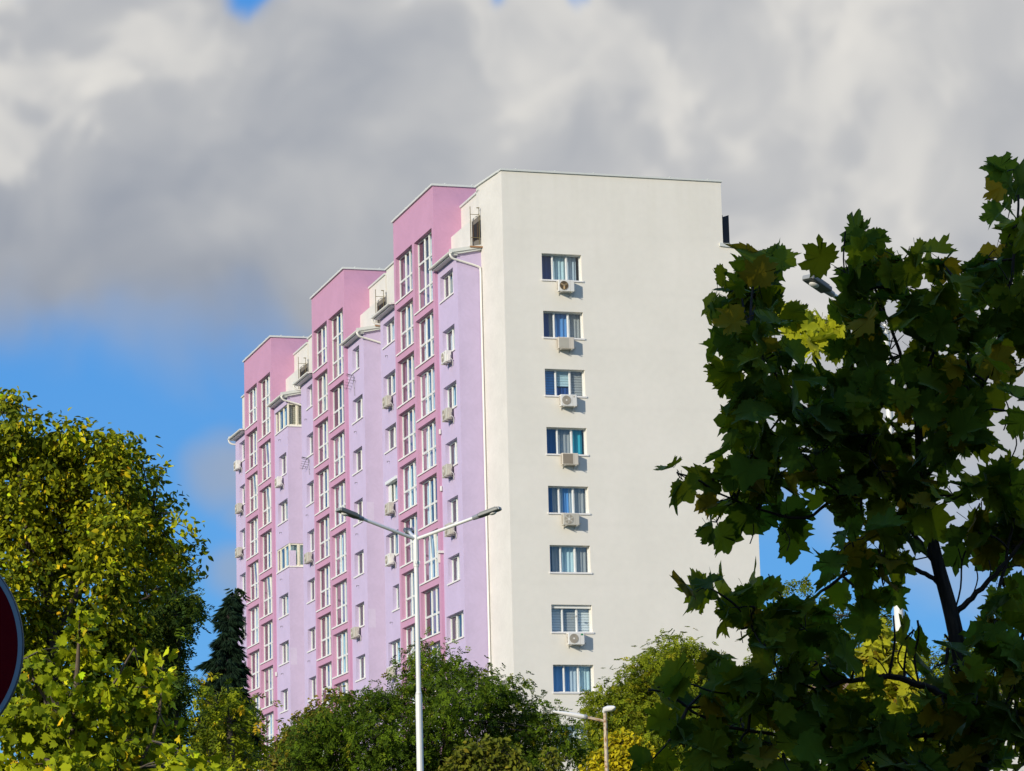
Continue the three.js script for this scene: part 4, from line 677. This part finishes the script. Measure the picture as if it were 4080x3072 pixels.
// big tree at the left, a narrow leaved one against it, the young plane tree before it
makeTree({
  name: 'mulberry_tree', label: 'big leafy yellow-green tree filling the left edge above the sign', d: 36, foot: 130, seed: 51, jitter: 1.0, bark: bark(0.12, 0.09, 0.07), trunk: [[120, 1640], [110, 1400], [100, 1200]], radii: [0.16, 0.06],
  branches: [[[[110, 1380], [180, 1260], [260, 1160], [330, 1110]], 0.05, 0.012], [[[105, 1300], [60, 1150], [40, 1000], [20, 900]], 0.05, 0.012], [[[105, 1250], [150, 1100], [180, 1000]], 0.045, 0.012], [[[110, 1400], [220, 1340], [320, 1290]], 0.045, 0.012]],
  lobes: [[290, 962, 9], [306, 990, 10], [128, 922, 12], [72, 900, 12], [18, 856, 14], [228, 938, 11], [330, 1045, 11], [368, 1078, 11], [390, 1108, 10], [402, 1140, 10], [420, 1182, 10], [424, 1215, 11], [345, 1020, 8], [60, 1480, 70, 1, -0.3], [160, 1450, 60, 1, -0.3], [250, 1440, 60, 1, -0.3], [100, 1570, 80, 1, -0.3], [220, 1560, 80, 1, -0.3], [310, 1480, 50, 1, -0.3], [20, 1400, 60, 1, -0.2], [310, 1600, 60, 1, -0.3], [150, 1660, 90, 1, -0.3], [10, 890, 34], [0, 960, 50], [50, 925, 34], [100, 960, 36], [150, 950, 30], [180, 985, 44], [120, 1020, 50], [50, 1010, 55], [220, 970, 30], [233, 965, 24], [264, 958, 8], [240, 1010, 40], [263, 1020, 32], [248, 1060, 46], [200, 1070, 60], [120, 1090, 60], [40, 1100, 65], [288, 1070, 30], [288, 1110, 40], [333, 1085, 18, 0, 0, 0.7], [318, 1120, 26, 0, 0, 0.7], [363, 1110, 14, 0, 0, 0.6], [338, 1150, 30], [268, 1150, 50], [220, 1150, 60], [140, 1170, 65], [60, 1190, 70], [328, 1190, 34], [378, 1195, 22], [278, 1220, 50], [230, 1240, 60], [150, 1270, 60, 0, 0, 0.7], [80, 1290, 60, 0, 0, 0.7], [318, 1260, 40], [373, 1240, 24], [20, 1290, 50], [258, 1300, 50, 0, -0.2, 0.8], [60, 1390, 60], [-20, 1050, 60], [-30, 1180, 70], [-30, 1330, 70], [150, 1350, 50], [230, 1370, 50], [278, 1370, 46, 0, -0.2]],
  geos: ovates, size: [0.055, 0.10], per: 19, clump: 34, spread: 1.8, deep: 2.0, hollow: 0.5, up: 0.35, face: -0.1, wild: 0.9, droop: 0.6, twig: 0.006, single: 300, mat: leafMat(0.18), palette: pal([0.030, 0.062, 0.004], [0.33, 0.35, 0.008], [0.68, 0.60, 0.012], 0.17),
});
makeTree({
  name: 'ash_tree', label: 'dark narrow leaved tree at the right edge of the big left tree', d: 44, foot: 380, seed: 52, jitter: 0.8, bark: bark(0.09, 0.07, 0.055), trunk: [[370, 1640], [380, 1400], [390, 1320]], radii: [0.13, 0.05],
  lobes: [[372, 1330, 46], [396, 1300, 22], [380, 1240, 34], [351, 1400, 34], [350, 1180, 30, 1, 0.1], [380, 1205, 18, 1, 0.1], [392, 1310, 26], [406, 1302, 12], [384, 1290, 34], [369, 1330, 40], [357, 1345, 28], [330, 1310, 44], [335, 1370, 50], [351, 1390, 34], [357, 1430, 28], [339, 1430, 46], [349, 1470, 36], [357, 1500, 28], [335, 1490, 50], [341, 1530, 44], [345, 1560, 40], [335, 1570, 50], [320, 1550, 50], [335, 1620, 50], [325, 1640, 60], [369, 1480, 16], [300, 1480, 40], [295, 1720, 90], [280, 1010, 24, 1, 0.1, 0.6], [300, 1040, 26, 1, 0.1, 0.6]],
  geos: fine, size: [0.13, 0.22], per: 22, clump: 14, spread: 1.0, deep: 1.8, hollow: 0.4, up: 0.5, droop: 0.8, twig: 0.007, mat: leafMat(0.25), palette: pal([0.018, 0.045, 0.006], [0.075, 0.115, 0.008], [0.24, 0.25, 0.01], 0.09),
});
makeTree({
  name: 'plane_tree', label: 'young sunlit plane tree with bright lobed leaves at lower left', d: 28, foot: 150, seed: 53, jitter: 0.45, bark: bark(0.20, 0.15, 0.10), trunk: [[155, 1640], [165, 1480], [172, 1360]], radii: [0.05, 0.012],
  branches: [[[[158, 1600], [230, 1500], [290, 1400]], 0.02, 0.008], [[[158, 1580], [80, 1480], [60, 1420]], 0.02, 0.008], [[[300, 1660], [345, 1540], [352, 1420]], 0.016, 0.007]],
  lobes: [[178, 1316, 12], [172, 1340, 18], [186, 1365, 22], [165, 1390, 26], [190, 1420, 30], [160, 1440, 30], [185, 1480, 34], [150, 1500, 34], [120, 1400, 18], [112, 1430, 26], [105, 1470, 30], [70, 1440, 20], [62, 1475, 28], [50, 1520, 34], [252, 1425, 16], [256, 1455, 24], [245, 1495, 30], [296, 1408, 12], [300, 1440, 18], [304, 1485, 26], [352, 1412, 13, -2, 0.6], [346, 1440, 18, -2, 0.3], [340, 1480, 22], [345, 1520, 24, 0, 0.1], [20, 1490, 30], [30, 1560, 40], [100, 1540, 38], [170, 1545, 38], [235, 1545, 34], [300, 1540, 32], [360, 1570, 20], [60, 1600, 44], [130, 1600, 44], [200, 1605, 44], [270, 1600, 40], [335, 1600, 30], [30, 1650, 50], [110, 1655, 50], [185, 1660, 50], [260, 1655, 46], [330, 1655, 34], [385, 1620, 18, -4, 0.6], [402, 1640, 22, -4, 0.6], [372, 1655, 24, -4, 0.6], [440, 1655, 14, -4, 0.5], [470, 1652, 10, -4, 0.5], [150, 1720, 90], [300, 1710, 70], [0, 1440, 24]],
  geos: planeSmall, size: [0.06, 0.115], per: 6.5, clump: 8, spread: 1.15, deep: 1.8, hollow: 0.35, up: 0.25, face: 0.0, wild: 1.3, droop: 0.3, twig: 0.006, single: 300, mat: leafMat(0.22), palette: pal([0.05, 0.10, 0.004], [0.38, 0.43, 0.008], [0.78, 0.70, 0.015], 0.13),
});
makeTree({
  name: 'ash_tree', label: 'bushy green and yellow ash tree under the conifer', d: 62, foot: 500, seed: 54, jitter: 0.8, bark: bark(0.10, 0.08, 0.06), trunk: [[500, 1660], [495, 1560]], radii: [0.12, 0.05],
  lobes: [[455, 1500, 14], [490, 1500, 22], [470, 1520, 32], [515, 1530, 24], [440, 1510, 26], [500, 1560, 42], [535, 1560, 24], [548, 1590, 18], [460, 1570, 40], [520, 1610, 36], [430, 1560, 30], [480, 1630, 46], [540, 1630, 22], [450, 1640, 44], [530, 1665, 36], [490, 1700, 70], [410, 1490, 20, 0, -0.1]],
  geos: fine, size: [0.20, 0.34], per: 14, clump: 12, spread: 1.4, deep: 1.8, hollow: 0.4, up: 0.6, twig: 0.010, mat: leafMat(0.3), palette: pal([0.05, 0.09, 0.005], [0.30, 0.34, 0.009], [0.52, 0.44, 0.012], 0.15),
});
// weeping conifer
{
  const d = 104, base = at(492, 1500, d); base.y = 0;
  const g = thing('conifer_tree', 'tall dark weeping conifer against the left edge of the towers', 'tree', null, [base.x, 0, base.z]), rel = (x, y, e = 0) => at(x, y, d + e).sub(base), r = rng(61), nrm = () => (r() + r() + r() - 1.5) * 1.15;
  const top = rel(511, 1272), m1 = rel(494, 1320), m2 = rel(489, 1400);
  part(g, 'trunk', tube([V(0, 0, 0), m2, m1, top], [0.22, 0.08, 0.05, 0.015], 8), bark(0.06, 0.045, 0.035));
  const needle = []; for (let i = 0; i < 9; i++) { const q = fan([[-0.05, 0], [0.05, 0], [0.035, 0.6], [0, 1], [-0.035, 0.6]], [0, 0.4], () => 0).toNonIndexed(); q.rotateY(r() * 6.28); q.rotateZ((r() - 0.5) * 1.1); q.translate((r() - 0.5) * 0.2, 0, (r() - 0.5) * 0.2); needle.push(q); }
  const spray = mergeGeometries(needle), list = [], boughs = [];
  const ppm = FD / d, yTop = top.y, rows = 30;
  for (let i = 0; i < rows; i++) {
    const t = (i + 0.5) / rows, py = mix(1284, 1640, t), half = (4 + 56 * Math.pow(t, 0.62)) * (0.8 + 0.45 * r()) / ppm, cx = mix(503, 488, Math.min(1, t * 4)), n = 6 + Math.round(5 * t);
    for (let k = 0; k < n; k++) {
      const a = r() * 6.283, len = half * (0.5 + 0.75 * r()), p0 = rel(cx, py), p1 = p0.clone().add(V(Math.cos(a) * len * 0.6, 0.16 * len, Math.sin(a) * len * 0.6)), p2 = p0.clone().add(V(Math.cos(a) * len, -0.02 * len - 0.05, Math.sin(a) * len));
      boughs.push(tube(smooth([p0, p1, p2], 3), [0.03, 0.026, 0.022, 0.02, 0.016, 0.012, 0.01], 4, false));
      const c = new THREE.QuadraticBezierCurve3(p0, p1.clone().add(V(0, 0.15 * len, 0)), p2), m = Math.round(8 + len * 16);
      for (let j = 0; j < m; j++) { const s = 0.2 + 0.8 * j / m, p = c.getPoint(Math.min(1, s)).add(V(nrm() * 0.07, nrm() * 0.05, nrm() * 0.07)), k2 = 0.7 + r() * 0.7; list.push([p, 0.22 + r() * 0.34 * (0.4 + t), a + nrm() * 0.5, 2.3 + nrm() * 0.45, [0.016 * k2, 0.036 * k2, 0.016 * k2]]); }
    }
  }
  for (let j = 0; j < 60; j++) { const p = top.clone().lerp(m1, r()).add(V(nrm() * 0.12, nrm() * 0.05, nrm() * 0.12)), k2 = 0.9 + r(); list.push([p, 0.18 + r() * 0.14, r() * 6.28, 2.1 + nrm() * 0.5, [0.018 * k2, 0.036 * k2, 0.012 * k2]]); }
  for (let j = 0; j < 26; j++) { const p = top.clone().add(V(j * 0.012, -j * j * 0.0005, 0)).add(V(nrm() * 0.04, nrm() * 0.04, nrm() * 0.04)); list.push([p, 0.16 + r() * 0.1, r() < 0.6 ? 0 : r() * 6, 2.2 + nrm() * 0.5, [0.05, 0.085, 0.02]]); }
  part(g, 'boughs', merged(boughs), bark(0.05, 0.04, 0.03), { kind: 'stuff' });
  const im = new THREE.InstancedMesh(spray, leafMat(0.15, 0.9), list.length); im.name = 'needles'; im.userData.kind = 'stuff'; im.castShadow = im.receiveShadow = true;
  const o3 = new THREE.Object3D(), col = new THREE.Color();
  list.forEach(([p, s, a, tilt, c], i) => { o3.position.copy(p); o3.rotation.set(0, 0, 0); o3.rotation.order = 'YXZ'; o3.rotation.y = Math.PI / 2 - a; o3.rotation.x = tilt; o3.scale.set(s, s, s); o3.updateMatrix(); im.setMatrixAt(i, o3.matrix); im.setColorAt(i, col.setRGB(...c)); });
  g.add(im);
}
// low white house glimpsed between the leaves at the lower right
{
  const d = 128, a = at(1985, 1600, d), g = thing('house', 'low white house with tiled roof glimpsed through leaves at lower right', 'house', null, [a.x, 0, a.z], 0.25), yT = at(1985, 1500, d).y;
  part(g, 'wall', (() => { const holes = []; for (let i = 0; i < 5; i++) for (let f = 0; f < 3; f++) holes.push([-5.6 + i * 2.5, -4.4 + i * 2.5, yT - 2.2 - f * 2.8, yT - 0.8 - f * 2.8]); const q = new THREE.ExtrudeGeometry(wallShape([[-6.5, 0], [6.5, 0], [6.5, yT], [-6.5, yT]], holes), { depth: 0.3, bevelEnabled: false }); return q; })(), M.white);
  part(g, 'inner_wall', box(-6.4, 6.4, 0, yT - 0.1, -4, -0.6), M.room);
  for (let i = 0; i < 5; i++) for (let f = 0; f < 3; f++) { const w = sub(g, 'window', [-5.6 + i * 2.5, yT - 2.2 - f * 2.8, 0.1]); part(w, 'frame', merged([box(0, 1.2, 0, 0.07, 0, 0.06), box(0, 1.2, 1.33, 1.4, 0, 0.06), box(0, 0.07, 0.07, 1.33, 0, 0.06), box(1.13, 1.2, 0.07, 1.33, 0, 0.06), box(0.57, 0.63, 0.07, 1.33, 0, 0.06)]), M.frame); part(w, 'pane', new THREE.PlaneGeometry(1.1, 1.3).translate(0.6, 0.7, 0.03), M.glass); }
  const rf = new THREE.ExtrudeGeometry(wallShape([[-6.9, yT + 0.004], [6.9, yT + 0.004], [6.9, yT + 0.12], [4.6, yT + 0.6], [-4.6, yT + 0.6], [-6.9, yT + 0.12]], []), { depth: 8, bevelEnabled: false }); rf.translate(0, 0, -7.4); part(g, 'roof', rf, std(0.26, 0.17, 0.12));
}

scene.updateMatrixWorld(true);
renderer.render(scene, camera);
